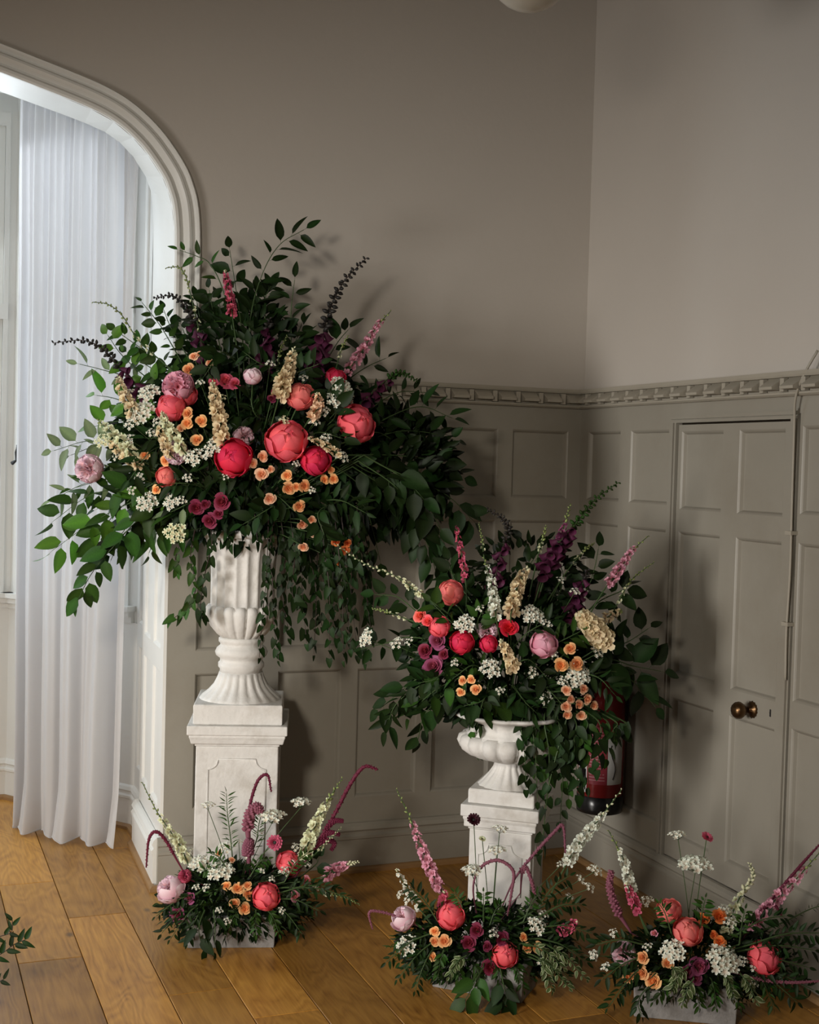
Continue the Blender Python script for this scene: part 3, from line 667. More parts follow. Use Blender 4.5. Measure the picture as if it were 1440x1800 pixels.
# ================================================================ PLANT PARTS (shared meshes)
def leaf_mb(w=.5, fold=.12, curl=.15, n=6, wav=0, heart=0, edge=None, wide=.42):
    """unit-long leaf along +Y, base at origin"""
    m = MB(); cols = 2 if edge is None else 3
    rows = []
    for i in range(n+1):
        t = i/n; hw = w/2*(sin(pi*min(1, (t**(.8)*1.0)))**.85 if t < 1 else 0)
        hw = w/2*max(0, (sin(pi*t**(.69 if wide < .45 else .9))))**.8 if 0 < t < 1 else 0
        if heart: hw = w/2*((1-t)**.62*(min(1, t*5+.75)))
        z = -curl*t*t+.02*sin(t*9)*wav; zed = z+fold*hw*2
        y = t - (heart*.12 if i == 0 and heart else 0)
        c0 = .95+.1*t
        if edge is None: rows.append([(-hw, y, zed+wav*.03*sin(i*2.3)), (0, t, z), (hw, y, zed-wav*.03*sin(i*2.3))]); 
        else: rows.append([(-hw, y, zed), (-hw*.62, y, z+.5*fold*hw), (0, t, z), (hw*.62, y, z+.5*fold*hw), (hw, y, zed)])
    k = len(rows[0])
    cl = []
    for r_ in rows:
        if edge is None: cl += [(1, 1, 1), (1.5, 1.45, 1.3), (1, 1, 1)]
        else: cl += [edge, (.35, .45, .3), (.4, .5, .3), (.35, .45, .3), edge]
    m.add([p for r_ in rows for p in r_], [(i*k+j, i*k+j+1, (i+1)*k+j+1, (i+1)*k+j) for i in range(n) for j in range(k-1)], cl); return m
LSH = {'oval': [leaf_mb(.56, .14, .1), leaf_mb(.52, .05, .28), leaf_mb(.60, .22, -.05)],
       'lance': [leaf_mb(.36, .2, .15), leaf_mb(.32, .1, .35), leaf_mb(.38, .3, .0)],
       'thin': [leaf_mb(.16, .2, .2, 4), leaf_mb(.14, .2, .45, 4)],
       'ivy': [leaf_mb(.80, .10, .22, 5, 0, 1), leaf_mb(.72, .2, .3, 5, 0, 1), leaf_mb(.85, .0, .1, 5, 0, 1)],
       'var': [leaf_mb(.46, .2, .25, 5, 0, 0, (3.0, 2.8, 3.4)), leaf_mb(.5, .1, .4, 5, 0, 0, (3.2, 3.0, 3.6))]}
LME = {(k, c): [m_.mesh('leaf', LEAFM[c], True) for m_ in v] for k, v in LSH.items() for c in LEAFM}

def globe_petal(spread, top, out=.0, ruf=.03, seed=0, n=8, k=8, tipw=.45):
    m = MB(); rg = random.Random(seed); ph = rg.random()*6
    for i in range(n+1):
        t = i/n; lat = R(-80)+(top+R(80))*t
        a = spread*(.35+.65*sin(pi*min(.5, t*.75)))*(1-(1-tipw)*max(0, t-.7)/.3)
        for j in range(k+1):
            s = -1+2*j/k; la = lat-(.30*spread)*abs(s)**2.2*t*t; r_ = 1+out*t*t+ruf*t*sin(4*s+ph)+ruf*.6*t*t*sin(9*s+2*ph)-.05*abs(s)**2*(1 if out < .05 else -1)
            th = a*s; m.v.append(V((r_*cos(la)*sin(th), -r_*cos(la)*cos(th), r_*sin(la)*.96)))
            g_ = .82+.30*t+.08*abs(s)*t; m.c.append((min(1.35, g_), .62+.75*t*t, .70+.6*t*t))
    m.f = [(i*(k+1)+j, i*(k+1)+j+1, (i+1)*(k+1)+j+1, (i+1)*(k+1)+j) for i in range(n) for j in range(k)]; return m
GP_ = {'outer': [globe_petal(R(58), R(38), .10, .03, s) for s in (1, 2, 3)], 'mid': [globe_petal(R(66), R(74), -.03, .03, s+5, tipw=.7) for s in (1, 2)], 'in': [globe_petal(R(80), R(96), -.08, .05, s+9, tipw=.95) for s in (1, 2)], 'short': [globe_petal(R(52), R(12), .05, .03, 31)]}
GPM = {}
def gp(kind, i, mt):
    k = (kind, i, mt)
    if k not in GPM: GPM[k] = GP_[kind][i].mesh('petal', FM[mt], True)
    return GPM[k]
def sheet(w, h, cup, seed=0, n=4, ruf=.08, back=.0):
    """small cupped petal standing along +Z, hollow side towards +Y"""
    m = MB(); rg = random.Random(seed); ph = rg.random()*6
    for i in range(n+1):
        t = i/n; hw = w/2*(.3+.7*sin(pi*min(.62, t*.7+.05)))
        for j in range(n+1):
            s = -1+2*j/n; m.v.append(V((hw*s, cup*s*s-back*t*t+ruf*t*sin(5*s+ph), h*t*(1-.14*s*s)+ruf*.5*t*sin(7*s+ph))))
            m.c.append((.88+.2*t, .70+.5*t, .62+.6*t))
    m.f = [(i*(n+1)+j, i*(n+1)+j+1, (i+1)*(n+1)+j+1, (i+1)*(n+1)+j) for i in range(n) for j in range(n)]; return m
def rose_mb(seed, npet=15, open_=1.0):
    """concentric overlapping petals: a tight spiral heart and reflexed outer petals"""
    m = MB(); rg = random.Random(seed); nu, nv = 6, 4
    for k in range(npet):
        f = k/(npet-1); rk = .07+.72*f**1.05; W_ = 2.6-1.25*f; ang = k*2.39996+rg.uniform(-.15, .15); zt = .42-.42*f**1.5+rg.uniform(-.03, .03); ph = rg.random()*6
        p = MB(); fl_ = (.06+.30*f)*open_
        for i in range(nv+1):
            v = i/nv
            for j in range(nu+1):
                u = -1+2*j/nu; th = u*W_*(.55+.45*sin(pi*min(.5, .25+v*.5)))/2
                r_ = rk*(.62+.38*v)+fl_*v**3*(1-.25*u*u)+.05*rk*u+.02*f*v*sin(5*u+ph)
                z = -.42+(zt+.42)*v-.10*(abs(u)**3)*v-.12*f*open_*v**4
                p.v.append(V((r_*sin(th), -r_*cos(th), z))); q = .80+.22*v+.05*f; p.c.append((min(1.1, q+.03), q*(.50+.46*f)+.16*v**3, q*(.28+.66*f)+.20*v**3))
        p.f = [(i*(nu+1)+j, i*(nu+1)+j+1, (i+1)*(nu+1)+j+1, (i+1)*(nu+1)+j) for i in range(nv) for j in range(nu)]
        m.join(p, Matrix.Rotation(ang, 4, 'Z'))
    m.lathe([(.05, -.58), (.3, -.48), (.34, -.3), (.12, .22), (.02, .30)], 10, c=(.85, .6, .45)); return m
RMB = [rose_mb(s) for s in (3, 4, 5)]+[rose_mb(8, 10, .45)]
def ruffle_mb(seed, n=46):
    m = MB(); rg = random.Random(seed)
    for k in range(n):
        f = (k+.5)/n; phi = math.acos(1-f*1.25); th = k*2.39996
        d = V((sin(phi)*cos(th), sin(phi)*sin(th), cos(phi)))
        p = sheet(.58, .60, .10, seed*100+k, 4, .13)
        M = Matrix.Translation(d*.42) @ d.to_track_quat('Z', 'Y').to_matrix().to_4x4() @ Matrix.Rotation(rg.random()*6.28, 4, 'Z') @ Matrix.Rotation(rg.uniform(-.25, .25), 4, 'X')
        v = rg.uniform(.85, 1.1); m.join(p, M, (v, v, v))
    return m
RUF = [ruffle_mb(s) for s in (21, 22)]
def floret_mb(seed, layers=2, np_=5, w=.62):
    m = MB(); rg = random.Random(seed)
    for L__ in range(layers):
        for k in range(np_):
            a = 2*pi*(k+.5*L__)/np_+rg.uniform(-.15, .15); s = 1-.35*L__
            p = sheet(w*s, .95*s, .10, seed*9+k+L__*7, 2, .12)
            m.join(p, Matrix.Rotation(a, 4, 'Z') @ Matrix.Rotation(R(62-28*L__), 4, 'X'), (1-.08*L__,)*3)
    return m
FLO = [floret_mb(s) for s in (1, 2, 3)]; FLO1 = [floret_mb(s, 1) for s in (4, 5)]
FLOW = floret_mb(31, 1, 5, .5)
def cached(store={}):
    def get(key, mb, mt, name):
        k = (key, mt.name, name)
        if k not in store: store[k] = mb.mesh(name, mt, True)
        return store[k]
    return get
CM = cached()
def bud_mb():
    m = MB(); m.lathe([(.02, 0), (.22, .18), (.32, .45), (.24, .75), (.06, 1.0)], 6); return m
BUD = bud_mb()
def bell_mb():
    m = MB(); pr = [(.06, 0), (.16, .08), (.24, .3), (.28, .6), (.34, .85), (.46, 1.0)]; n = 10; vs = []; cl = []
    for i, (r_, z) in enumerate(pr):
        for k in range(n): vs.append((r_*cos(2*pi*k/n), r_*sin(2*pi*k/n), z)); cl.append((.8+.5*i/5, .8+.8*i/5, .8+.6*i/5))
    m.add(vs, [(i*n+k, i*n+(k+1) % n, (i+1)*n+(k+1) % n, (i+1)*n+k) for i in range(len(pr)-1) for k in range(n)], cl); return m
BELL = bell_mb()

# ================================================================ ARRANGEMENT FRAMES
class Arr:
    def __init__(s, name, cx, cy, a, b_, D, bulge, root, sing):
        s.name = name; s.cx, s.cy, s.a, s.b, s.D, s.bulge = cx, cy, a, b_, D, bulge; s.root = V(root); s.land = []; s.sing = sing
    def p(s, px, py, extra=0):
        u, v = (px-s.cx)/s.a, (py-s.cy)/s.b; q = max(0, 1-u*u-v*v)
        return K(px, py, s.D-s.bulge*sqrt(q)-extra)
    def q(s, px, py, D): return K(px, py, D)
    def face(s, P0, up=.25, cam=.9):
        o = (P0-K(s.cx, s.cy, s.D)); o = o.normalized() if o.length > .01 else V((0, -1, 0))
        return (o*.8+(CAM-P0).normalized()*cam+V((0, 0, up))).normalized()
A1_ = Arr('tall urn', 440, 790, 310, 270, DC1-.02, .36, (UB.x, UB.y, zat(945, UB)), 'tall urn')
A2_ = Arr('low urn', 885, 1150, 215, 170, DC2-.02, .26, (UB2.x, UB2.y, zat(1262, UB2)), 'low urn')
def dz(T): return (T-CAM).dot(FW)
B1_ = Arr('left trough', 420, 1590, 190, 95, dz(T1), .13, (T1.x, T1.y, .10), 'left trough')
B2_ = Arr('middle trough', 850, 1655, 190, 95, dz(T2), .13, (T2.x, T2.y, .10), 'middle trough')
B3_ = Arr('right trough', 1225, 1690, 190, 95, dz(T3), .13, (T3.x, T3.y, .10), 'right trough')

USED = set(); ITEMS = []
def rel(ar, px, py, desc):
    """label by direction from the nearest named big bloom of the same arrangement"""
    L__ = sorted(ar.land, key=lambda l: (l[0]-px)**2+(l[1]-py)**2)
    for (lx, ly, ph) in L__:
        dx, dy = px-lx, py-ly; dist = sqrt(dx*dx+dy*dy)
        h = 'right' if dx > 0 else 'left'; v = 'below' if dy > 0 else 'above'
        if abs(dx) > 2.2*abs(dy): d = h+' of'
        elif abs(dy) > 2.2*abs(dx): d = v
        else: d = v+' and '+h+' of'
        q = 'touching, ' if dist < 0 else ('just ' if dist < 45 else ('well ' if dist > 110 else ''))
        for form in (f'{desc} {q}{d} {ph}, {ar.name}',):
            if form not in USED and len(form.split()) <= 16: USED.add(form); return form
    k = 2; words = ['second', 'third', 'fourth', 'fifth', 'sixth', 'seventh', 'eighth']
    for w_ in words:
        form = f'{desc}, {w_} such one {d} {ph}'
        if form not in USED: USED.add(form); return form
    return desc
def stem_to(t, P0, ar, rad=.0016, mt=None, sag=0):
    """stem from bloom base back to the foam, in t's local frame"""
    root = ar.root+V((rnd.uniform(-.03, .03), rnd.uniform(-.03, .03), 0)); mid = (P0+root)/2+V((0, 0, .03+sag))
    inv = t.matrix_basis.inverted()
    m = MB(); m.tube([inv @ p for p in curve([P0, mid, root], 8)], rad*inv.to_scale()[0], 5); obj('stem', m, mt or STEMM, t)
def bloom_root(name, P0, axis, s, tw=0):
    return empty(name, None, zframe(axis, P0, s, tw))

def peony(ar, px, py, rpx, mt, label, up=.25, cam=.9, extra=0, side=(0, 0), land=None, squash=1, loose=0):
    P0 = ar.p(px, py, extra+.01); s = rpx*((P0-CAM).dot(FW))/FPX
    ax_ = (ar.face(P0, up, cam)+RT*side[0]+UP*side[1]).normalized()
    t = bloom_root('peony', P0, ax_, s, rnd.random()*6); tag(t, label, 'flower', 'peonies in the '+ar.name); USED.add(label)
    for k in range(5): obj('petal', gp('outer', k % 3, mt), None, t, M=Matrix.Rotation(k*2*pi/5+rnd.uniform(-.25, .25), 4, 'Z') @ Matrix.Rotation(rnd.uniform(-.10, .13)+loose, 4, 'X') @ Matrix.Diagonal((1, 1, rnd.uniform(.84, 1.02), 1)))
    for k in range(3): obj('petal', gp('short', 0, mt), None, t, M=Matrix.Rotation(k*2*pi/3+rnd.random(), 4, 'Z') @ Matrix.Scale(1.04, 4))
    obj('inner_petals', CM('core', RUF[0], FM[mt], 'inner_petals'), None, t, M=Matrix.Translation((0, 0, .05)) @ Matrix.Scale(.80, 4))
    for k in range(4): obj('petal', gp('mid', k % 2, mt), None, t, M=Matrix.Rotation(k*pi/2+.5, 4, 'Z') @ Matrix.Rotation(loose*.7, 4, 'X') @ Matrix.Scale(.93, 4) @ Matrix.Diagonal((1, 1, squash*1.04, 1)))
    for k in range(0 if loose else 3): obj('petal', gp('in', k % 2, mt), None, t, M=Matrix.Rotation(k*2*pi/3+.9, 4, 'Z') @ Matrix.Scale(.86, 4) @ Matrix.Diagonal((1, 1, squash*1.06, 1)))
    m = MB()
    for k in range(5): m.join(LSH['oval'][k % 3], Matrix.Translation((0, 0, -.98)) @ Matrix.Rotation(k*2*pi/5, 4, 'Z') @ Matrix.Rotation(R(28), 4, 'X') @ Matrix.Scale(.62, 4))
    obj('sepals', m, LEAFM['mid'], t, True); stem_to(t, P0-ax_*s*.9, ar, .0026)
    ar.land.append((px, py, land or label))
def ruffled(ar, px, py, rpx, mt, label, up=.2, cam=.9, extra=0, land=None):
    P0 = ar.p(px, py, extra); s = rpx*((P0-CAM).dot(FW))/FPX
    ax_ = ar.face(P0, up, cam); t = bloom_root('peony', P0, ax_, s, rnd.random()*6); tag(t, label, 'flower', 'peonies in the '+ar.name); USED.add(label)
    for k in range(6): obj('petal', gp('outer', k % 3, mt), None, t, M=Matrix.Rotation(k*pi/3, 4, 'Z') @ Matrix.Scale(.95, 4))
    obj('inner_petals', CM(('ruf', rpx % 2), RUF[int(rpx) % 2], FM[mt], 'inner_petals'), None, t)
    stem_to(t, P0-ax_*s*.8, ar, .0026); ar.land.append((px, py, land or label))
def rose(ar, px, py, rpx, mt, desc, up=.15, cam=1.0, extra=0, label=None, land=None, name='rose', bud=False):
    P0 = ar.p(px, py, extra+.012); s = rpx*1.0*((P0-CAM).dot(FW))/FPX
    ax_ = (ar.face(P0, up, cam)+V((rnd.uniform(-.3, .3), rnd.uniform(-.2, .2), rnd.uniform(-.2, .25)))).normalized()
    t = bloom_root(name, P0, ax_, s, rnd.random()*6)
    lb = label or rel(ar, px, py, desc); USED.add(lb); tag(t, lb, 'flower', desc+'s in the '+ar.name)
    i = 3 if bud else rnd.randrange(3)
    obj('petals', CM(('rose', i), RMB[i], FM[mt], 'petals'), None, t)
    m = MB()
    for k in range(5): m.join(LSH['thin'][k % 2], Matrix.Translation((0, 0, -.55)) @ Matrix.Rotation(k*2*pi/5, 4, 'Z') @ Matrix.Rotation(R(-5), 4, 'X') @ Matrix.Scale(.8, 4))
    obj('sepals', m, LEAFM['mid'], t); stem_to(t, P0-ax_*s*.5, ar)
    if land: ar.land.append((px, py, land))
def rad_dir(tan, k, tilt):
    a = tan.cross(V((.2, .3, 1))); a = a.normalized() if a.length > .01 else V((1, 0, 0)); b_ = tan.cross(a)
    ang = k*2.39996; o = cos(ang)*a+sin(ang)*b_; return (o*cos(tilt)+tan*sin(tilt)).normalized()
def spike(ar, pts, D, wpx, mt, name, label, n=24, f0=.15, f1=.85, budm='ivory', bend=None, stem=None, single=False, start=0, cat='flower', group=None, budscale=.55):
    """florets along a stem running base -> tip; pts in the photograph's frame, D forward distances (one or per point)"""
    Ds = D if isinstance(D, (list, tuple)) else [D]*len(pts)
    C = curve([K(x, y, d) for (x, y), d in zip(pts, Ds)], 30); s = wpx*Ds[0]/FPX
    t = empty(name, C[0]); tag(t, label, cat, group or (name.replace('_', ' ')+' spikes')); USED.add(label); O = C[0]
    m = MB(); m.tube([p-O for p in C], lambda u: .0022*(1-.6*u)+.0004, 5); obj('stem', m, stem or STEMM, t)
    m2 = MB(); root = ar.root-O; m2.tube(curve([root, (root)/2+V((0, 0, .02)), V((0, 0, 0))], 6), .0022, 5); obj('lower_stem', m2, stem or STEMM, t)
    for k in range(n):
        u = f0+(f1-f0)*k/(n-1)+rnd.uniform(-.01, .01); x = u*30; i = min(int(x), 29); P0 = C[i].lerp(C[i+1], x-i); tan = (C[i+1]-C[i]).normalized()
        w = s*(1-.45*((u-f0)/(f1-f0))**2)*rnd.uniform(.8, 1.1)
        d = rad_dir(tan, k+start, .25)
        lst = FLO1 if single else FLO
        obj('floret', CM(('fl', single, k % len(lst)), lst[k % len(lst)], FM[mt], 'floret'), None, t, M=zframe(d, P0-O+d*w*.36, w*.80, rnd.random()*6))
    nb = max(5, int((1-f1)*40))
    for k in range(nb):
        u = f1+(1-f1)*k/(nb-1)*.99; x = min(u*30, 29.99); i = int(x); P0 = C[i].lerp(C[i+1], x-i); tan = (C[i+1]-C[i]).normalized()
        w = s*budscale*(1-.6*k/nb); d = rad_dir(tan, k, .7)
        mt_ = BUDG if budm == 'green' else (BUDD if budm == 'dark' else FM[budm]); key = 'bud'
        obj('bud', CM('bud', BUD, mt_, 'bud'), None, t, M=zframe(d, P0-O, w))
    return t
def foxglove(ar, pts, D, wpx, label, bells=(.1, .5), nb=14, nbud=34, green=False):
    Ds = D if isinstance(D, (list, tuple)) else [D]*len(pts)
    C = curve([K(x, y, d) for (x, y), d in zip(pts, Ds)], 30); s = wpx*Ds[0]/FPX; O = C[0]
    t = empty('foxglove', O); tag(t, label, 'flower', 'foxglove stems'); USED.add(label)
    m = MB(); m.tube([p-O for p in C], lambda u: .0026*(1-.7*u)+.0004, 5); obj('stem', m, STEMM if green else STEMD, t)
    m2 = MB(); root = ar.root-O; m2.tube(curve([root, root/2+V((0, 0, .02)), V((0, 0, 0))], 6), .0025, 5); obj('lower_stem', m2, STEMD, t)
    for k in range(nb):
        u = bells[0]+(bells[1]-bells[0])*k/max(1, nb-1); x = u*30; i = min(int(x), 29); P0 = C[i].lerp(C[i+1], x-i); tan = (C[i+1]-C[i]).normalized()
        d = (rad_dir(tan, k, 0)*.8+V((0, 0, -.75))).normalized(); w = s*(1-.35*k/nb)
        obj('bell', CM('bell', BELL, FM['purple'], 'bell'), None, t, M=zframe(d, P0-O, w))
    for k in range(nbud):
        u = bells[1]+(1-bells[1])*k/(nbud-1)*.995; x = min(u*30, 29.99); i = int(x); P0 = C[i].lerp(C[i+1], x-i); tan = (C[i+1]-C[i]).normalized()
        d = (rad_dir(tan, k, .3)+V((0, 0, -.15))).normalized(); w = s*.52*(1-.55*k/nbud)
        obj('bud', CM('bud', BUD, LEAFM['mid'] if green else BUDD, 'bud'), None, t, M=zframe(d, P0-O, w))
    return t
def umbel(ar, px, py, rpx, desc='white lace flower head', mt='white', label=None, extra=0, up=.5, n=None, D=None, flat=.9, tall=False, name='lace_flower'):
    P0 = K(px, py, D) if D else ar.p(px, py, extra+.03); s = rpx*((P0-CAM).dot(FW))/FPX
    ax_ = (ar.face(P0, up, .7)*(1 if not tall else .45)+V((rnd.uniform(-.2, .2), 0, 1.0 if tall else .2))).normalized()
    t = bloom_root(name, P0, ax_, s, rnd.random()*6); lb = label or rel(ar, px, py, desc); USED.add(lb); tag(t, lb, 'flower', desc+'s in the '+ar.name)
    n = n or max(7, int(rpx*.9)); m = MB(); st = MB()
    for k in range(n):
        f = sqrt((k+.5)/n); a = k*2.39996; d = V((f*cos(a), f*sin(a), .35*(1-f*f)*flat)); 
        nn = V((d.x*.7, d.y*.7, 1)).normalized(); sc = rnd.uniform(.22, .31)*(1+2.0/rpx)
        m.join(FLOW, zframe(nn, d, sc*1.35, rnd.random()*6), (1, 1, 1)); st.tube([V((0, 0, -.55)), d*.7+V((0, 0, -.18)), d-V((0, 0, .02))], .018, 3)
    o = obj('florets', m, FM[mt], t, True); o['kind'] = 'stuff'
    o = obj('ray_stalks', st, STEMM, t); o['kind'] = 'stuff'; stem_to(t, P0-ax_*s*.5, ar, .0012)
def tassel(ar, pts, D, wpx, mt, label, drop=True, name='amaranth'):
    Ds = D if isinstance(D, (list, tuple)) else [D]*len(pts)
    C = curve([K(x, y, d) for (x, y), d in zip(pts, Ds)], 34); O = C[0]; s = .82*wpx*Ds[0]/FPX
    t = empty(name, O); tag(t, label, 'flower', 'drooping amaranth tassels'); USED.add(label)
    m = MB(); m.tube([p-O for p in C], lambda u: s*(.35+.65*min(1, u*2.2))*(1-.55*max(0, u-.75)/.25), 7, (1, 1, 1)); 
    for k in range(90):
        u = .25+.74*k/90; x = u*34; i = min(int(x), 33); P0 = C[i].lerp(C[i+1], x-i)-O; tan = (C[i+1]-C[i]).normalized(); d = rad_dir(tan, k, .2)
        m.join(BUD, zframe(d, P0, s*1.9*(1-.4*u)), (1.2, 1.2, 1.2))
    obj('tassel', m, FM[mt], t, True)
    m2 = MB(); root = ar.root-O; m2.tube(curve([root, root/2+V((0, 0, .02)), V((0, 0, 0))], 6), .0018, 5); obj('stem', m2, FM[mt], t)
def branch(ar, pts, D, llpx, n, kind='oval', col='dark', label=None, t0=.15, name='leafy_branch', drop=.0, group=None, spread=.9, camb=.7, stemm=None, buds=0, root=True):
    Ds = D if isinstance(D, (list, tuple)) else [D]*len(pts)
    C = curve([K(x, y, d) for (x, y), d in zip(pts, Ds)], 24); O = C[0]; ll = llpx*Ds[0]/FPX
    t = empty(name, O); tag(t, label, 'foliage', group or 'leafy branches in the '+ar.name); USED.add(label)
    m = MB(); m.tube([p-O for p in C], lambda u: .0020*(1-.7*u)+.0005, 4)
    sides = []
    for k in range(n):
        u = t0+(1-t0)*(k/(n-1)) if n > 1 else 1; u = min(1, u+(rnd.uniform(-.02, .02) if k < n-1 else 0)); x = min(u*24, 23.99); i = int(x); P0 = C[i].lerp(C[i+1], x-i); tan = (C[i+1]-C[i]).normalized()
        toc = (CAM-P0).normalized(); sd = tan.cross(toc).normalized()*(1 if k % 2 else -1)
        if k == n-1: d = tan+V((0, 0, -drop*.5))
        else: d = tan*rnd.uniform(.35, .9)+sd*spread*rnd.uniform(.6, 1.2)+toc*rnd.uniform(-.35, .55)+V((0, 0, -drop+rnd.uniform(-.2, .1)))
        d.normalize(); nn = toc*camb+V((rnd.uniform(-.7, .7), rnd.uniform(-.4, .4), rnd.uniform(.0, 1.0)))
        L__ = ll*rnd.uniform(.62, 1.12)*(1 if k < n-1 else .8)
        pet = .14*ll; lst = LME[(kind, col)]
        m.tube([P0-O, P0-O+d*pet], .0005, 3)
        obj('leaf', lst[rnd.randrange(len(lst))], None, t, M=frame(d, nn, P0-O+d*pet, L__))
    if root:
        rt = ar.root-O; m.tube(curve([rt, rt/2+V((0, 0, .02)), V((0, 0, 0))], 5), .0022, 4)
    obj('stem', m, stemm or STEMM, t); return t
def mass(ar, cx, cy, a, b_, n, lo, hi, bulge, back, col, kinds=('oval', 'lance'), label='', seed=1, D=None, down=.0, floor_z=None):
    """dense inner greenery, one uncountable mass"""
    rg = random.Random(seed); m = MB(); D = D or ar.D
    for k in range(n):
        while 1:
            u, v, w = rg.uniform(-1, 1), rg.uniform(-1, 1), rg.uniform(-back, 1)
            if u*u+v*v+w*w < 1 and (u*u+v*v+w*w > .25): break
        P0 = K(cx+u*a, cy+v*b_, D-w*bulge)
        if floor_z is not None and P0.z < floor_z: continue
        if P0.y > YB-.09: P0.y = YB-.09-rg.random()*.04
        ce = K(cx, cy, D); d = (P0-ce).normalized()+V((rg.uniform(-.8, .8), rg.uniform(-.8, .5), rg.uniform(-.8, .6)-down)); d.normalize()
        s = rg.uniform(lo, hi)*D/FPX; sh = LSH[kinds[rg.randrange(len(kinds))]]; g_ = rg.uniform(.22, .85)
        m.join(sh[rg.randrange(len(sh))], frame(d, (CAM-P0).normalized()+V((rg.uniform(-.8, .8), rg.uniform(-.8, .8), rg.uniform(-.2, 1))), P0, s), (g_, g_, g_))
    o = obj('foliage_mass', m, LEAFM[col], None, True); return tag(o, label, 'foliage', None, 'stuff')
# ================================================================ TALL URN ARRANGEMENT
a = A1_; D = a.D
peony(a, 504, 775, 35, 'coral', 'largest coral-red peony, centre of the tall urn arrangement', side=(-.1, .3), land='largest coral peony')
peony(a, 627, 745, 32, 'coral', 'coral-red peony furthest right in the tall urn arrangement', side=(.2, .2), land='rightmost coral peony')
peony(a, 411, 805, 31, 'crimson', 'wide crimson peony left of the largest coral one, tall urn', side=(-.2, .1), land='wide crimson peony')
peony(a, 555, 810, 25, 'crimson', 'tall narrow crimson peony tucked below right of the largest coral one', side=(.1, .5), land='narrow crimson peony', squash=1)
peony(a, 300, 716, 25, 'coral', 'coral peony directly under the frilly pink one, tall urn', side=(-.3, .2), land='left coral peony')
peony(a, 326, 694, 20, 'coral', 'coral peony pressed behind the pink frilly bloom, tall urn', extra=-.05, side=(.2, .4), land='hidden coral peony')
peony(a, 590, 664, 17, 'crimson', 'small crimson peony behind the white lace flowers at upper right, tall urn', extra=-.04, side=(.1, .6), land='small crimson peony')
peony(a, 528, 697, 24, 'salmon', 'salmon peony opening above the largest coral one, tall urn', side=(.1, .7), land='salmon peony')
ruffled(a, 313, 680, 27, 'rosepink', 'frilly mauve-pink peony at upper left of the tall urn arrangement', up=.6, land='frilly pink peony')
ruffled(a, 158, 824, 25, 'blush', 'pale blush peony furthest left against the curtain, tall urn', land='leftmost blush peony')
ruffled(a, 310, 796, 21, 'blush', 'pale blush peony amid peach roses left of centre, tall urn', land='blush peony among roses')
ruffled(a, 428, 768, 18, 'blush', 'pale blush peony half hidden above the wide crimson one', extra=-.04, land='half-hidden blush peony')
peony(a, 444, 661, 15, 'blush', 'small closed blush peony bud high in the tall urn', extra=.02, side=(0, .9), land='blush peony bud')
peony(a, 292, 838, 17, 'salmon', 'small coral peony below the blush one, left of centre, tall urn', side=(.2, -.1), land='small coral peony')
for (x, y, r_) in ((390, 882, 16), (345, 893, 14), (368, 916, 14), (361, 887, 9), (384, 903, 10)): rose(a, x, y, r_, 'plum', 'plum garden rose')
a.land.append((366, 895, 'plum rose cluster'))
for (x, y, r_) in ((396, 668, 15), (413, 674, 11), (377, 672, 10)): rose(a, x, y, r_, 'deeppink', 'magenta rose', extra=.0)
for (x, y, r_) in ((487, 690, 10), (478, 700, 8)): rose(a, x, y, r_, 'plum', 'dark red rose')
for (x, y, r_) in ((329, 727, 11), (329, 744, 11), (354, 740, 11), (346, 773, 11), (254, 800, 9), (290, 810, 10), (286, 829, 8), (274, 861, 9), (340, 626, 8), (369, 637, 8), (331, 649, 11), (318, 752, 8), (350, 622, 6)):
    rose(a, x, y, r_, 'peach' if r_ > 8 else 'apricot', 'peach spray rose')
for (x, y, r_) in ((462, 803, 10), (445, 815, 9), (437, 806, 7), (460, 834, 12), (476, 825, 7), (474, 877, 11), (532, 922, 10), (548, 914, 8), (552, 937, 8), (533, 962, 9)): rose(a, x, y, r_, 'apricot', 'pale apricot spray rose')
for (x, y, r_) in ((505, 836, 10), (508, 859, 12), (536, 854, 11), (521, 856, 8), (527, 890, 11), (587, 842, 9), (571, 843, 9), (582, 826, 7)): rose(a, x, y, r_, 'peach', 'golden spray rose')
for (x, y, r_) in ((591, 953, 8), (607, 967, 9), (596, 987, 8), (612, 955, 7)): rose(a, x, y, r_, 'orange', 'drooping orange spray rose')
def Df(x, y, e=0): return (a.p(x, y, e)-CAM).dot(FW)
# stocks and larkspurs
def stock(ar, pts, wpx, mt, lb, e=.05, **k):
    Ds = [(ar.p(x, y, e)-CAM).dot(FW) for x, y in pts]; return spike(ar, pts, Ds, wpx, mt, k.pop('name', 'stock'), lb, **k)
stock(a, [(392, 775), (385, 735), (379, 705), (374, 672)], 17, 'cream', 'creamy peach stock spike standing left of centre, tall urn', n=30, f0=0, f1=.92)
stock(a, [(490, 700), (500, 670), (510, 640), (517, 612)], 18, 'cream', 'creamy peach stock spike above the salmon peony, tall urn', n=30, f0=0, f1=.85, budm='ivory')
stock(a, [(238, 735), (225, 705), (214, 685), (208, 662)], 15, 'cream', 'tan-peach stock spike at upper left beside white lace flowers, tall urn', n=24, f0=0, f1=.9)
stock(a, [(246, 818), (225, 805), (205, 790), (188, 772)], 14, 'cream', 'tan stock spike right of the leftmost blush peony', n=22, f0=0, f1=.9)
stock(a, [(322, 792), (305, 765), (292, 745), (285, 725)], 14, 'ivory', 'greenish white stock spike below the left coral peony', n=22, f0=0, f1=.9)
stock(a, [(235, 800), (212, 775), (190, 755), (172, 738)], 15, 'ivory', 'greenish white stock leaning left over the curtain, tall urn', n=24, f0=0, f1=.85, budm='green')
stock(a, [(300, 800), (288, 775), (278, 750)], 13, 'cream', 'short tan stock left of the blush peony among roses', n=18, f0=0, f1=.9)
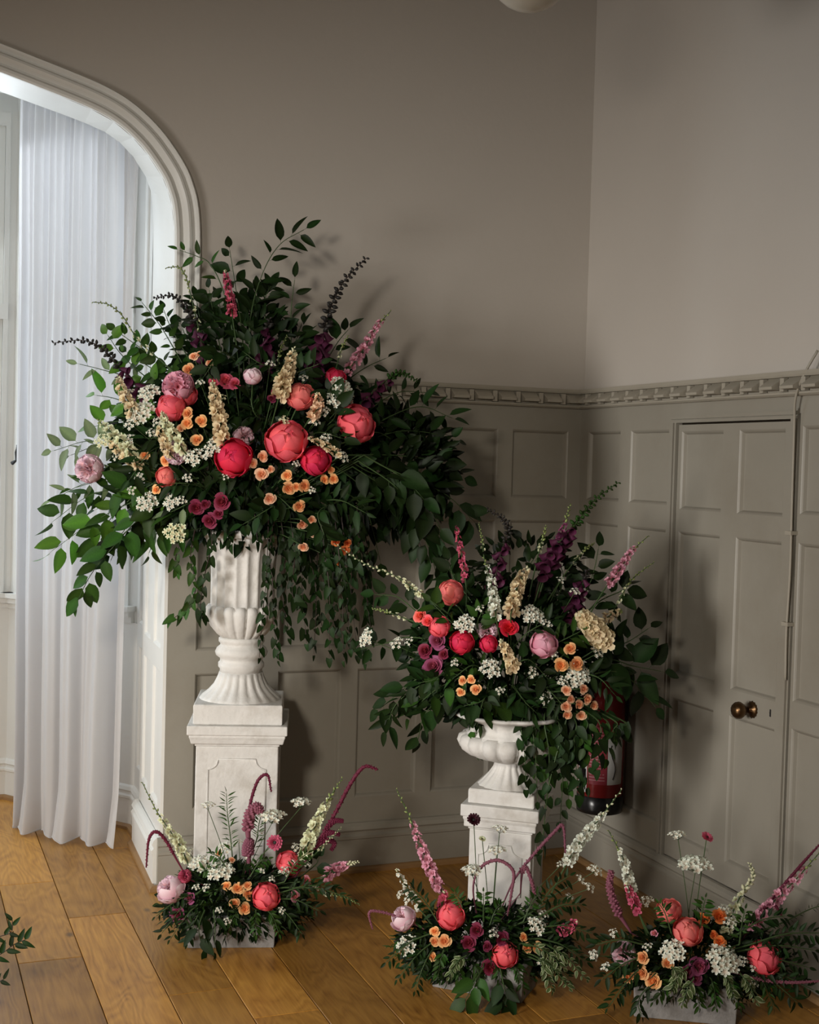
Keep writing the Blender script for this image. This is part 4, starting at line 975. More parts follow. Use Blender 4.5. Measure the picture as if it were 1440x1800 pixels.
stock(a, [(600, 800), (580, 788), (560, 777), (542, 770)], 10, 'cream', 'short peach stock above the narrow crimson peony', n=16, f0=0, f1=.9)
stock(a, [(545, 735), (556, 722), (560, 706), (557, 692)], 13, 'apricot', 'short blush stock right of the salmon peony', n=16, f0=0, f1=.9)
spike(a, [(420, 640), (412, 580), (405, 530), (396, 476)], [D-.15, D-.1, D-.06, D-.04], 11, 'deeppink', 'larkspur', 'deep pink larkspur spike standing at the top left, tall urn', n=30, f0=.52, f1=.98)
spike(a, [(565, 720), (610, 655), (640, 612), (662, 575), (687, 547)], [D-.16, D-.14, D-.1, D-.06, D-.04], 12, 'rosepink', 'larkspur', 'dusty pink larkspur leaning out to the upper right, tall urn', n=34, f0=.25, f1=.83, budm='green')
spike(a, [(345, 690), (290, 640), (245, 600), (215, 555), (190, 535), (163, 531)], [D-.15, D-.1, D-.08, D-.06, D-.04, D-.02], 7, 'ivory', 'larkspur', 'budding green-white larkspur reaching over the curtain, tall urn', n=10, f0=.3, f1=.5, budm='green', budscale=1.1)
spike(a, [(370, 680), (352, 590), (338, 530), (328, 490), (315, 470), (292, 471)], [D-.15, D-.1, D-.06, D-.05, D-.04, D-.02], 7, 'ivory', 'larkspur', 'budding green larkspur rising in front of the arch moulding, tall urn', n=10, f0=.2, f1=.5, budm='green', budscale=1.1)
spike(a, [(480, 720), (486, 665), (492, 620), (505, 590)], [D-.2, D-.16, D-.12, D-.1], 6, 'ivory', 'larkspur', 'thin green budding stem in the middle top of the tall urn', n=8, f0=.3, f1=.6, budm='green', budscale=1.1)
spike(a, [(570, 715), (590, 650), (600, 615), (612, 590)], [D-.18, D-.14, D-.12, D-.1], 5, 'ivory', 'larkspur', 'thin budding sprig between the dark foxglove and pink larkspur', n=6, f0=.5, f1=.7, budm='green', budscale=1.2)
foxglove(a, [(530, 720), (548, 660), (565, 600), (580, 545), (605, 495), (645, 453)], [D-.18, D-.14, D-.1, D-.06, D-.04, D-.02], 30, 'dark foxglove with purple bells, tallest stem on the right of the tall urn', bells=(.12, .46), nb=20, nbud=46)
foxglove(a, [(270, 720), (235, 672), (205, 640), (180, 612), (145, 598), (93, 603)], [D-.14, D-.1, D-.08, D-.06, D-.04, D-.02], 24, 'dark foxglove arching furthest left across the curtain, tall urn', bells=(.12, .35), nb=8, nbud=42)
foxglove(a, [(380, 680), (362, 625), (345, 580), (330, 545), (305, 520), (270, 524)], [D-.16, D-.12, D-.1, D-.06, D-.04, D-.02], 22, 'dark foxglove arching in front of the arch edge, tall urn', bells=(.1, .45), nb=10, nbud=40)
foxglove(a, [(600, 765), (630, 715), (655, 690), (680, 668), (705, 655), (734, 670)], [D-.2, D-.18, D-.16, D-.12, D-.1, D-.08], 20, 'foxglove with green buds arching over the dado rail, tall urn', bells=(.3, .62), nb=9, nbud=34, green=True)
foxglove(a, [(462, 690), (466, 640), (470, 600), (474, 560)], [D-.18, D-.14, D-.1, D-.08], 24, 'short purple foxglove in the shade at the top middle, tall urn', bells=(.3, .85), nb=12, nbud=10)
for (x, y, r_) in ((262, 692, 18), (250, 726, 21), (598, 681, 20), (585, 703, 15), (611, 700, 12), (568, 722, 11), (552, 741, 10), (342, 804, 16), (374, 786, 14), (258, 883, 17), (302, 881, 14), (600, 803, 12), (232, 745, 12), (278, 742, 10), (475, 640, 8), (366, 800, 8)): umbel(a, x, y, r_)
for (x, y, r_) in ((206, 800, 9), (228, 772, 10), (266, 762, 9), (246, 840, 9), (232, 862, 8), (330, 840, 8), (398, 838, 7), (520, 815, 6), (548, 862, 6), (352, 672, 7), (228, 690, 8), (320, 880, 8), (575, 770, 9), (535, 665, 7)): umbel(a, x, y, r_, 'tiny white floret cluster')
umbel(a, 308, 937, 17, 'greenish white lace flower head', 'ivory'); umbel(a, 180, 775, 14, 'greenish white lace flower head', 'ivory'); umbel(a, 500, 740, 9, 'greenish white lace flower head', 'ivory'); umbel(a, 388, 700, 9, 'greenish white lace flower head', 'ivory')
# foliage of the tall urn
def BR(ar, label, pts, e, ll, n, kind='oval', col='dark', **k):
    if not isinstance(e, (list, tuple)): e = [e*(1-i/(len(pts)-1)) for i in range(len(pts))]
    return branch(ar, pts, [ar.D-q for q in e], ll, n, kind, col, label, **k)
BR(a, 'leafy stem with round leaves, upper left over the white reveal', [(350, 690), (310, 620), (280, 570), (250, 532)], .12, 28, 14, col='mid')
BR(a, 'lower stem of round leaves, upper left over the white reveal', [(340, 700), (290, 640), (245, 610), (205, 582)], .14, 30, 14, col='mid')
BR(a, 'round-leaved stem between the two left arching foxgloves', [(360, 680), (320, 610), (300, 575), (288, 545)], .1, 26, 12, col='dark')
BR(a, 'bright green broad leaves above the leftmost blush peony', [(300, 745), (240, 715), (200, 700), (170, 695)], .14, 46, 7, col='bright')
BR(a, 'bright green leaves jutting left at lace flower height', [(310, 770), (250, 745), (210, 740), (165, 750)], .16, 44, 7, col='bright')
BR(a, 'bright leaves beside the arching left foxglove', [(320, 700), (260, 665), (215, 625), (190, 590)], .12, 36, 9, col='bright')
BR(a, 'pale toothed leaves reaching left below the arching foxglove', [(300, 700), (230, 665), (180, 650), (140, 640)], .08, 34, 7, 'lance', 'pale')
BR(a, 'upright stem of dark leaves topping the tall urn beside pink larkspur', [(430, 660), (425, 580), (415, 510), (404, 440)], .1, 38, 14)
BR(a, 'dark leafy stem leaning right at the very top, tall urn', [(440, 650), (440, 560), (462, 480), (492, 430), (534, 404)], .1, 42, 15, 'lance')
BR(a, 'leafy stem standing in the top centre shade, tall urn', [(460, 670), (468, 590), (465, 530), (478, 500)], .1, 34, 16)
BR(a, 'narrow-leaved upright stem right of top centre, tall urn', [(510, 670), (512, 600), (512, 545), (518, 492)], .06, 36, 12, 'lance')
BR(a, 'thin stem with few leaves curving over the arch moulding', [(420, 640), (395, 520), (370, 465), (345, 450), (316, 440)], .06, 32, 9, 'lance', 'mid')
BR(a, 'dark round leaves behind the pink larkspur spike', [(400, 670), (385, 600), (375, 550), (368, 510)], .06, 34, 14)
BR(a, 'dense leafy stem behind top left of the tall urn', [(380, 690), (350, 640), (330, 600), (318, 570)], .06, 32, 16)
BR(a, 'shaded leafy stem just right of the arch edge, tall urn', [(400, 690), (370, 620), (352, 560), (345, 525)], .04, 34, 16)
BR(a, 'leafy stem with broad leaves filling left of the pink larkspur', [(410, 690), (395, 630), (392, 570), (385, 530)], .08, 36, 15)
BR(a, 'broad-leaved stem between pink larkspur and top centre', [(450, 680), (440, 610), (445, 545), (450, 505)], .08, 40, 15)
BR(a, 'round-leaved stem low on the upper left, tall urn', [(350, 710), (300, 670), (255, 640), (225, 620)], .14, 34, 15, col='mid')
BR(a, 'broad dark leaves behind the right foxglove', [(530, 700), (570, 640), (595, 600), (612, 580)], .05, 44, 8)
BR(a, 'leafy stem filling between foxglove and top centre', [(490, 700), (500, 640), (520, 600), (530, 570)], .05, 36, 14)
BR(a, 'lance leaves under the pink larkspur at upper right', [(560, 720), (610, 670), (645, 645), (678, 630)], .1, 40, 8, 'lance')
BR(a, 'dark leafy stem over the dado rail', [(590, 770), (650, 720), (700, 690), (750, 690)], .2, 38, 13, 'lance')
BR(a, 'spiky dark leaves in front of the dado rail blocks', [(610, 780), (680, 735), (740, 715), (795, 735)], .2, 42, 14, 'lance')
BR(a, 'dark leafy stem at the right edge, upper', [(610, 790), (690, 760), (750, 760), (802, 775)], .2, 40, 14)
BR(a, 'dark leafy stem at the right edge, lower', [(610, 800), (690, 800), (760, 810), (812, 838)], .22, 46, 14)
BR(a, 'leafy cascade reaching furthest right above the low urn', [(630, 800), (720, 840), (785, 870), (832, 915)], .24, 50, 15, drop=.4)
BR(a, 'long cascade of big leaves hanging to the low urn', [(640, 800), (720, 850), (770, 920), (790, 1000), (800, 1040)], .26, 56, 20, col='dark', drop=.7)
BR(a, 'middle cascade of big leaves right of the tall urn', [(630, 810), (700, 860), (740, 930), (765, 1000), (768, 1050)], .26, 54, 19, drop=.7)
BR(a, 'left cascade of leaves hanging right of the tall urn', [(620, 820), (680, 860), (715, 900), (740, 960)], .26, 54, 13, drop=.6)
BR(a, 'two drooping oval leaves hanging in the gap between urns', [(600, 860), (640, 890), (655, 930), (668, 985)], .24, 50, 7, drop=.3)
BR(a, 'leaves below the rightmost coral peony', [(600, 800), (650, 830), (690, 840), (720, 880)], .28, 48, 13)
BR(a, 'dark leaves under the rightmost coral peony', [(590, 820), (630, 850), (670, 890), (690, 930)], .26, 46, 12, drop=.3)
BR(a, 'dark leafy stem right of the rightmost coral peony', [(600, 780), (660, 760), (700, 780), (740, 800)], .28, 44, 13)
BR(a, 'leafy stem reaching left above the leftmost blush peony', [(330, 820), (230, 790), (160, 775), (95, 792)], .14, 42, 13, 'oval', 'pale')
BR(a, 'leafy stem reaching left below the leftmost blush peony', [(330, 840), (220, 840), (150, 850), (92, 880)], .16, 42, 12, 'lance', 'pale')
BR(a, 'bright leaves drooping left over the curtain, upper', [(330, 850), (240, 855), (160, 870), (95, 915)], .2, 52, 13, 'oval', 'mid', drop=.3)
BR(a, 'bright leaves drooping left over the curtain, middle', [(335, 860), (240, 880), (160, 920), (92, 968)], .2, 54, 14, 'oval', 'bright', drop=.3)
BR(a, 'longest leafy cascade at lower left, tip over the curtain', [(340, 870), (260, 900), (200, 960), (160, 1010), (136, 1058)], .2, 50, 17, 'oval', 'mid', drop=.6)
BR(a, 'leaves hanging below the left side, inner', [(350, 870), (290, 890), (250, 920), (222, 960)], .22, 52, 12, 'lance', 'mid', drop=.5)
BR(a, 'leaves hanging just left of the tall urn rim', [(350, 880), (310, 900), (280, 930), (262, 972)], .22, 50, 10, 'lance', 'mid', drop=.6)
BR(a, 'dark leaves low on the left side', [(350, 850), (280, 860), (220, 870), (170, 895)], .24, 48, 13, 'lance', 'dark', drop=.2)
BR(a, 'inner leafy stem drooping left below the lace flowers', [(350, 840), (270, 850), (205, 900), (170, 950)], .26, 50, 15, 'oval', 'mid', drop=.4)
BR(a, 'dark inner leafy stem behind the left drooping leaves', [(350, 850), (280, 880), (220, 930), (195, 985)], .2, 50, 15, 'oval', 'dark', drop=.4)
BR(a, 'inner leafy stem pointing left at peony height', [(350, 830), (260, 815), (190, 840), (130, 858)], .2, 44, 14, 'lance', 'mid', drop=.2)
BR(a, 'mixed pale leaves above the leftmost blush peony, inner', [(340, 800), (250, 770), (180, 780), (125, 800)], .2, 38, 14, 'lance', 'pale')
BR(a, 'variegated pale sprig left of the tall urn rim', [(340, 880), (300, 900), (275, 905), (250, 930)], .28, 40, 6, 'lance', 'pale', drop=.5)
fr_ = [((440, 860), (420, 830), (390, 840)), ((500, 880), (480, 890), (430, 920)), ((560, 880), (600, 880), (640, 900)), ((430, 720), (400, 740), (360, 800)), ((480, 740), (450, 730), (440, 700)), ((560, 760), (590, 730), (580, 690)), ((380, 860), (330, 850), (300, 850)), ((520, 780), (560, 760), (600, 770)), ((350, 780), (300, 770), (260, 770)), ((440, 760), (390, 770), (370, 830)), ((450, 900), (480, 870), (520, 900)), ((600, 880), (560, 900), (570, 940)), ((330, 780), (270, 790), (230, 840)), ((420, 640), (390, 620), (360, 660)), ((500, 650), (460, 640), (430, 620)), ((540, 700), (520, 660), (560, 640))]
for i, p in enumerate(fr_):
    branch(a, p, [D-.2, D-.31, D-.33], 36, 12, 'oval' if i % 2 else 'lance', 'dark', rel(a, p[2][0], p[2][1], 'dark filler sprig'), group='filler sprigs in the tall urn')
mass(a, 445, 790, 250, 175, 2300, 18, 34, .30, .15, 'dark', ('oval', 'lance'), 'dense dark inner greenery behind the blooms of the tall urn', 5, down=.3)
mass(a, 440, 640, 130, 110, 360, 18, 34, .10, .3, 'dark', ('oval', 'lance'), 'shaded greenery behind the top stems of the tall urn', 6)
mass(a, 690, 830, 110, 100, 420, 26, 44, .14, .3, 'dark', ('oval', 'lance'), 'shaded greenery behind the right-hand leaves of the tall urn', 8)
# ivy
def ivy(ar, label, pts, e, n, ll=20, col='dark', **k):
    Ds = [ar.D-e]*len(pts)
    return branch(ar, pts, Ds, ll, n, 'ivy', col, label, t0=.1, name='ivy_trail', drop=.9, group='ivy trails of the '+ar.name, spread=.8, root=False, stemm=STEMD, **k)
ivy(a, 'ivy trail left of the fluted urn body, longest there', [(345, 920), (335, 980), (345, 1030), (330, 1065), (302, 1090)], .17, 17, 22, 'mid')
ivy(a, 'ivy trail over the left edge of the fluted urn', [(370, 920), (372, 960), (360, 1010), (352, 1070), (358, 1085)], .18, 16, 22)
ivy(a, 'short ivy trail at the far left of the urn rim', [(330, 920), (318, 950), (308, 985), (312, 1005)], .16, 9, 22, 'mid')
ivy(a, 'ivy trail down the middle front of the fluted urn', [(472, 905), (470, 980), (468, 1020), (462, 1080), (456, 1155)], .19, 22, 19)
ivy(a, 'ivy trail crossing right front of the fluted urn', [(485, 905), (475, 960), (480, 1040), (482, 1100), (490, 1160)], .20, 22, 19)
ivy(a, 'ivy strand over the front rim of the tall urn', [(400, 905), (402, 930), (405, 955)], .18, 7, 22)
ivy(a, 'second ivy strand over the front rim of the tall urn', [(448, 905), (450, 930), (453, 950)], .18, 6, 22)
xs_ = [505, 522, 535, 548, 562, 575, 588, 600, 612, 625, 638, 650]
for i, x in enumerate(xs_):
    yb = [1120, 1060, 1130, 1150, 1100, 1155, 1120, 1160, 1140, 1150, 1165, 1120][i]
    ivy(a, f'hanging ivy trail right of the fluted urn, {["first","second","third","fourth","fifth","sixth","seventh","eighth","ninth","tenth","eleventh","twelfth"][i]} from the urn', [(x-12, 905), (x-4, 975), (x+rnd.uniform(-9, 9), 1040), (x+4, yb)], rnd.uniform(.05, .24), 20 if yb > 1110 else 15, 21)
for i, (x, yb) in enumerate(((515, 1010), (540, 1000), (570, 1020), (600, 1010), (628, 1000), (585, 1060))):
    ivy(a, f'short inner ivy trail right of the urn rim, {["first","second","third","fourth","fifth","sixth"][i]} from left', [(x, 890), (x+4, 940), (x-3, yb)], rnd.uniform(.02, .2), 12, 24)

# ================================================================ LOW URN ARRANGEMENT
a = A2_; D = a.D
peony(a, 956, 1133, 23, 'rosepink', 'round soft-pink peony right of centre in the low urn', side=(0, .4), land='soft-pink peony')
peony(a, 792, 1042, 22, 'salmon', 'coral peony under the hanging leaves at upper left, low urn', side=(-.2, .5), land='upper coral peony')
peony(a, 773, 1102, 18, 'coral', 'coral peony above the plum roses, low urn', side=(-.2, .3), land='coral peony over plum roses')
peony(a, 812, 1129, 20, 'crimson', 'crimson peony right of the plum roses, low urn', side=(0, .2), land='crimson peony')
peony(a, 859, 1132, 15, 'crimson', 'small crimson peony left of the creamy stock, low urn', side=(.1, .4), land='small crimson peony')
rose(a, 895, 1104, 17, 'crimson', 'red rose', label='open red rose below the white stock, low urn', land='open red rose')
rose(a, 738, 1082, 14, 'salmon', 'coral rose', label='coral rose furthest left of the low urn blooms', land='leftmost coral rose')
rose(a, 752, 1092, 11, 'coral', 'coral rose', label='small coral rose beside the leftmost coral rose, low urn')
ruffled(a, 858, 1110, 18, 'blush', 'frilly blush peony between the two crimson ones, low urn', extra=-.03, land='frilly blush peony')
for (x, y, r_) in ((769, 1126, 17), (762, 1171, 19), (747, 1143, 14), (780, 1150, 10)): rose(a, x, y, r_, 'mauve' if r_ > 16 else 'plum', 'mauve-plum garden rose')
a.land.append((762, 1150, 'plum rose cluster'))
for (x, y, r_) in ((1003, 1140, 11), (987, 1170, 13), (1015, 1167, 13), (813, 1196, 8), (828, 1195, 8), (837, 1212, 10), (810, 1217, 8)): rose(a, x, y, r_, 'peach', 'golden peach spray rose', extra=.05)
for (x, y, r_) in ((1027, 1211, 9), (996, 1213, 9), (1034, 1229, 10), (1004, 1229, 8), (996, 1242, 10), (1019, 1239, 9), (1045, 1241, 8), (998, 1257, 9), (1022, 1258, 9)): rose(a, x, y, r_, 'apricot', 'apricot spray rose', extra=.09)
stock(a, [(872, 1085), (868, 1050), (862, 1015), (850, 978)], 13, 'white', 'white stock spike at the top of the low urn', n=30, f0=0, f1=.85, budm='green')
stock(a, [(898, 1080), (905, 1050), (915, 1020), (928, 998)], 17, 'cream', 'creamy peach stock spike beside the white one, low urn', n=30, f0=0, f1=.92)
stock(a, [(905, 1178), (897, 1160), (888, 1142), (880, 1125)], 15, 'cream', 'short creamy stock in the centre front of the low urn', n=20, f0=0, f1=.85, budm='ivory')
stock(a, [(1065, 1130), (1050, 1110), (1035, 1095), (1022, 1082)], 27, 'cream', 'broad creamy peach stock head at the right, low urn', n=36, f0=0, f1=.95)
stock(a, [(1050, 1095), (1066, 1086), (1080, 1078), (1092, 1074)], 13, 'cream', 'small peach stock tip at the far right, low urn', n=14, f0=.2, f1=.9, budm='green')
spike(a, [(1020, 1110), (1060, 1040), (1090, 1000), (1110, 970), (1140, 942)], [D-.14, D-.1, D-.06, D-.03, D], 12, 'rosepink', 'larkspur', 'dusty pink larkspur leaning right towards the door, low urn', n=32, f0=.3, f1=.8, budm='green')
spike(a, [(818, 1100), (820, 1040), (812, 980), (802, 925)], [D-.1, D-.06, D-.04, D-.02], 9, 'deeppink', 'larkspur', 'wine-pink larkspur standing under the hanging cascade, low urn', n=26, f0=.45, f1=.97, budm='wine')
spike(a, [(940, 1060), (965, 980), (990, 930), (1003, 886)], [D-.12, D-.08, D-.05, D-.02], 9, 'mauve', 'larkspur', 'pink and green larkspur at the top right, low urn', n=16, f0=.45, f1=.75, budm='green', budscale=.9)
spike(a, [(1040, 1130), (1080, 1070), (1110, 1020), (1150, 988)], [D-.1, D-.06, D-.03, D], 6, 'ivory', 'larkspur', 'thin green budding sprig pointing right at the door, low urn', n=8, f0=.4, f1=.6, budm='green', budscale=1.1)
spike(a, [(960, 1060), (1000, 1000), (1030, 965), (1045, 955)], [D-.12, D-.08, D-.04, D], 6, 'ivory', 'larkspur', 'thin pale budding sprig between larkspurs, low urn', n=8, f0=.4, f1=.6, budm='green', budscale=1.1)
spike(a, [(930, 1050), (945, 980), (955, 945), (960, 925)], [D-.12, D-.08, D-.04, D], 6, 'ivory', 'larkspur', 'short green budding sprig in the top middle, low urn', n=8, f0=.4, f1=.6, budm='green', budscale=1.2)
spike(a, [(866, 1040), (852, 985), (848, 950), (842, 920)], [D-.12, D-.08, D-.04, D], 5, 'ivory', 'larkspur', 'thin green sprig above the white stock, low urn', n=4, f0=.5, f1=.6, budm='green', budscale=1.1)
spike(a, [(790, 1080), (735, 1040), (690, 1010), (640, 990), (588, 955)], [D-.12, D-.1, D-.08, D-.06, D-.04], 9, 'ivory', 'larkspur', 'white-budded larkspur stretching left below the tall urn roses', n=14, f0=.2, f1=.45, budm='ivory', budscale=.9)
spike(a, [(780, 1110), (720, 1090), (680, 1075), (655, 1070)], [D-.12, D-.1, D-.08, D-.06], 6, 'ivory', 'larkspur', 'small budding sprig left of the low urn', n=5, f0=.4, f1=.6, budm='green', budscale=1.1)
foxglove(a, [(880, 1060), (872, 1020), (880, 975), (893, 935), (885, 912), (857, 895)], [D-.12, D-.1, D-.06, D-.04, D-.02, D], 22, 'foxglove with hooked dark tip over the low urn', bells=(.15, .5), nb=10, nbud=34)
foxglove(a, [(950, 1040), (972, 970), (1000, 935), (1025, 905), (1050, 875), (1088, 848)], [D-.12, D-.1, D-.06, D-.04, D-.02, D], 24, 'tallest foxglove of the low urn, green tip against the corner panels', bells=(.15, .45), nb=14, nbud=38, green=True)
foxglove(a, [(990, 1110), (1010, 1060), (1020, 1030), (1035, 1000)], [D-.14, D-.12, D-.1, D-.08], 22, 'short purple foxglove in the right shade, low urn', bells=(.2, .8), nb=12, nbud=10)
foxglove(a, [(950, 1010), (968, 975), (985, 955)], [D-.12, D-.1, D-.08], 22, 'small cluster of purple bells under the tallest foxglove', bells=(.1, .9), nb=9, nbud=4)
for (x, y, r_) in ((817, 1098, 17), (935, 1081, 19), (862, 1176, 16), (1015, 1187, 20), (960, 1226, 11), (937, 1182, 9), (1050, 1148, 11), (962, 1097, 8), (990, 1200, 10)): umbel(a, x, y, r_)
for (x, y, r_) in ((905, 1030, 8), (985, 1020, 8), (1010, 1040, 8), (720, 1128, 8), (800, 1165, 7), (880, 1215, 7), (975, 1150, 7), (1060, 1045, 7), (845, 1070, 7)): umbel(a, x, y, r_, 'tiny white floret cluster')
umbel(a, 645, 1122, 15, label='white lace flower floating left between the two urns', D=D-.06, up=.1); umbel(a, 697, 1132, 12, label='white lace flower at the left edge of the low urn', D=D-.1)
BR(a, 'dark leaves at the upper left edge of the low urn', [(800, 1110), (740, 1080), (700, 1050), (662, 1045)], .12, 38, 12)
BR(a, 'dark leaves at the left edge of the low urn, below the white lace flower', [(790, 1130), (720, 1120), (680, 1130), (640, 1140)], .12, 36, 10)
BR(a, 'leafy stem drooping lower left of the low urn', [(800, 1180), (740, 1190), (700, 1220), (668, 1245)], .14, 44, 12, drop=.3)
BR(a, 'bright broad leaves at the lower left of the low urn', [(810, 1190), (770, 1210), (740, 1235), (722, 1262)], .24, 56, 7, 'oval', 'mid', drop=.3)
BR(a, 'leaves hanging left of the low urn rim', [(810, 1200), (770, 1230), (745, 1260), (735, 1300)], .18, 44, 11, 'oval', drop=.5)
BR(a, 'dark leaves hanging furthest left of the low urn', [(790, 1180), (730, 1210), (695, 1240), (680, 1280)], .12, 42, 12, 'lance', drop=.5)
BR(a, 'small leaf dangling over the low urn lobes', [(850, 1230), (842, 1260), (838, 1285), (838, 1320)], .22, 40, 6, 'oval', 'mid', drop=.8)
BR(a, 'leaves over the front of the low urn', [(880, 1220), (872, 1240), (870, 1262), (866, 1290)], .24, 44, 8, 'oval', 'mid', drop=.6)
BR(a, 'leaves over the front right of the low urn', [(890, 1220), (900, 1240), (905, 1262), (910, 1300)], .24, 46, 10, 'oval', 'dark', drop=.6)
BR(a, 'leaves lapping over the left end of the low urn rim', [(860, 1215), (830, 1230), (812, 1245), (800, 1262)], .2, 40, 9, 'oval', 'dark', drop=.5)
BR(a, 'leaves lapping over the rim centre of the low urn', [(890, 1205), (855, 1228), (850, 1250), (846, 1268)], .24, 40, 9, 'lance', 'mid', drop=.5)
BR(a, 'dark leaves lapping over the right of the low urn rim', [(900, 1205), (925, 1235), (932, 1262), (930, 1295)], .22, 40, 11, 'oval', 'dark', drop=.5)
BR(a, 'big dark leaves at far right beside the extinguisher', [(1010, 1150), (1060, 1140), (1100, 1130), (1140, 1105)], .1, 44, 10)
BR(a, 'largest dark leaves pointing right at the door', [(1010, 1180), (1070, 1160), (1110, 1170), (1162, 1180)], .12, 62, 8)
BR(a, 'dark leaf stem drooping right in front of the wall', [(1020, 1190), (1080, 1180), (1115, 1200), (1150, 1240)], .12, 54, 8, drop=.2)
BR(a, 'thin leafy stem at the upper right of the low urn', [(990, 1100), (1030, 1040), (1045, 1000), (1052, 965)], .08, 40, 9, 'oval')
BR(a, 'leafy stem behind the broad creamy stock', [(1000, 1110), (1050, 1060), (1090, 1040), (1105, 1030)], .06, 40, 10)
BR(a, 'leafy stem behind the white stock', [(880, 1110), (890, 1060), (920, 1010), (940, 980)], .04, 38, 11)
BR(a, 'leafy stem at the top left of the low urn', [(840, 1110), (830, 1060), (800, 1020), (790, 990)], .04, 38, 11)
BR(a, 'dark leafy stem in the upper right shade, low urn', [(940, 1100), (980, 1050), (990, 1010), (975, 975)], .05, 40, 12)
tr_ = [(925, 1385), (945, 1405), (965, 1375), (985, 1440), (1000, 1400), (1018, 1395), (1035, 1380), (1050, 1350), (1066, 1330), (1080, 1300), (960, 1340), (990, 1350), (1010, 1330), (1030, 1320), (940, 1350), (1095, 1290)]
od = ['first', 'second', 'third', 'fourth', 'fifth', 'sixth', 'seventh', 'eighth', 'ninth', 'tenth', 'eleventh', 'twelfth', 'thirteenth', 'fourteenth', 'fifteenth', 'sixteenth']
for i, (x, y) in enumerate(sorted(tr_)):
    BR(a, f'leafy trail hanging right of the low urn, {od[i]} from the left', [(960+(x-960)*.5, 1235), (x-(8 if x < 1000 else -2), 1268), (x+rnd.uniform(-7, 7), (1265+y)/2), (x, y)], [.06, .12, .12, .10] if i % 2 else [.07, .15, .16, .14], 28, (12 if y > 1340 else 9)-(3 if x > 1030 else 0), 'oval' if i % 3 else 'ivy', 'mid' if i % 3 == 1 else 'dark', drop=.8, name='leafy_trail', group='trails right of the low urn', root=False)
BR(a, 'long thin trail hanging to the floor flowers right of the low plinth', [(1000, 1250), (975, 1340), (962, 1400), (955, 1470), (950, 1500)], [.15, .16, .16, .16, .16], 24, 11, 'ivy', 'dark', drop=.7, name='ivy_trail', root=False)
fr_ = [((860, 1180), (830, 1170), (800, 1190)), ((900, 1170), (930, 1160), (960, 1190)), ((900, 1140), (930, 1110), (970, 1090)), ((860, 1150), (840, 1100), (850, 1070)), ((920, 1200), (960, 1210), (990, 1240)), ((860, 1200), (850, 1230), (820, 1240)), ((940, 1150), (980, 1130), (1020, 1110)), ((800, 1150), (770, 1190), (740, 1200)), ((900, 1200), (920, 1230), (940, 1250)), ((820, 1120), (790, 1090), (760, 1060)), ((1000, 1180), (1050, 1190), (1080, 1220))]
for i, p in enumerate(fr_):
    branch(a, p, [D-.16, D-.24, D-.24], 34, 11, 'oval' if i % 2 else 'lance', 'dark' if i % 3 else 'mid', rel(a, p[2][0], p[2][1], 'dark filler sprig'), group='filler sprigs in the low urn')
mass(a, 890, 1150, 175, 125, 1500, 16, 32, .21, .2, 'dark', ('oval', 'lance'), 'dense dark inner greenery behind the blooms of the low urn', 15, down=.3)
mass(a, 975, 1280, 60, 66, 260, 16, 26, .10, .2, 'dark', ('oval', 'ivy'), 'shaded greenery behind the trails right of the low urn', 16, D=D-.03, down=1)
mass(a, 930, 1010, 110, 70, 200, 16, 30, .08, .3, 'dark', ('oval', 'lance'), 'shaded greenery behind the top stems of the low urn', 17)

# ================================================================ FLOOR TROUGHS
def lowfill(ar, n, nm, cx, cy, aa, bb, seed, T):
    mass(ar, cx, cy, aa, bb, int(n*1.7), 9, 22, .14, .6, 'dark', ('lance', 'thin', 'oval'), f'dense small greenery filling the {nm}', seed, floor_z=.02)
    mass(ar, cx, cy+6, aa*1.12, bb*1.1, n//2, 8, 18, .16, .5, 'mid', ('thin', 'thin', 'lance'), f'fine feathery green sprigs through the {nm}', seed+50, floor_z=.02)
def sprigs(ar, lst, ll, n, kind, col, nm, e=.12, **k):
    for i, (x0, y0, x1, y1) in enumerate(lst):
        mx_, my_ = (x0+x1)/2, (y0+y1)/2-8
        BR(ar, rel(ar, x1, y1, nm), [(x0, y0), (mx_, my_), (x1, y1)], [e, e+.01, e], ll, n, kind, col, group=nm+'s of the '+ar.name, **k)
a = B1_; D = a.D
ruffled(a, 325, 1541, 12, 'deeppink', 'small magenta bloom above the big pink peony, left trough', land='magenta bloom')
peony(a, 299, 1562, 25, 'blush', 'big loose pale pink peony at the left end of the left trough', up=.5, cam=.4, side=(-.4, .5), loose=.6, land='big pale pink peony')
peony(a, 468, 1576, 23, 'coral', 'round coral peony facing front in the left trough', side=(0, .3), land='front coral peony')
peony(a, 507, 1517, 20, 'coral', 'upper coral peony behind white florets in the left trough', side=(.2, .3), extra=-.02, land='upper coral peony')
for (x, y, r_) in ((311, 1607, 15), (333, 1578, 11)): rose(a, x, y, r_, 'mauve', 'dusky mauve rose')
for (x, y, r_) in ((398, 1557, 9), (418, 1561, 11), (435, 1556, 8), (437, 1572, 10), (413, 1588, 10), (431, 1597, 11)): rose(a, x, y, r_, 'peach', 'golden peach spray rose')
rose(a, 519, 1575, 11, 'rosepink', 'small pink rose'); rose(a, 540, 1547, 9, 'rosepink', 'small pink rose'); rose(a, 385, 1500, 6, 'apricot', 'tiny blush rose'); rose(a, 408, 1511, 6, 'apricot', 'tiny blush rose')
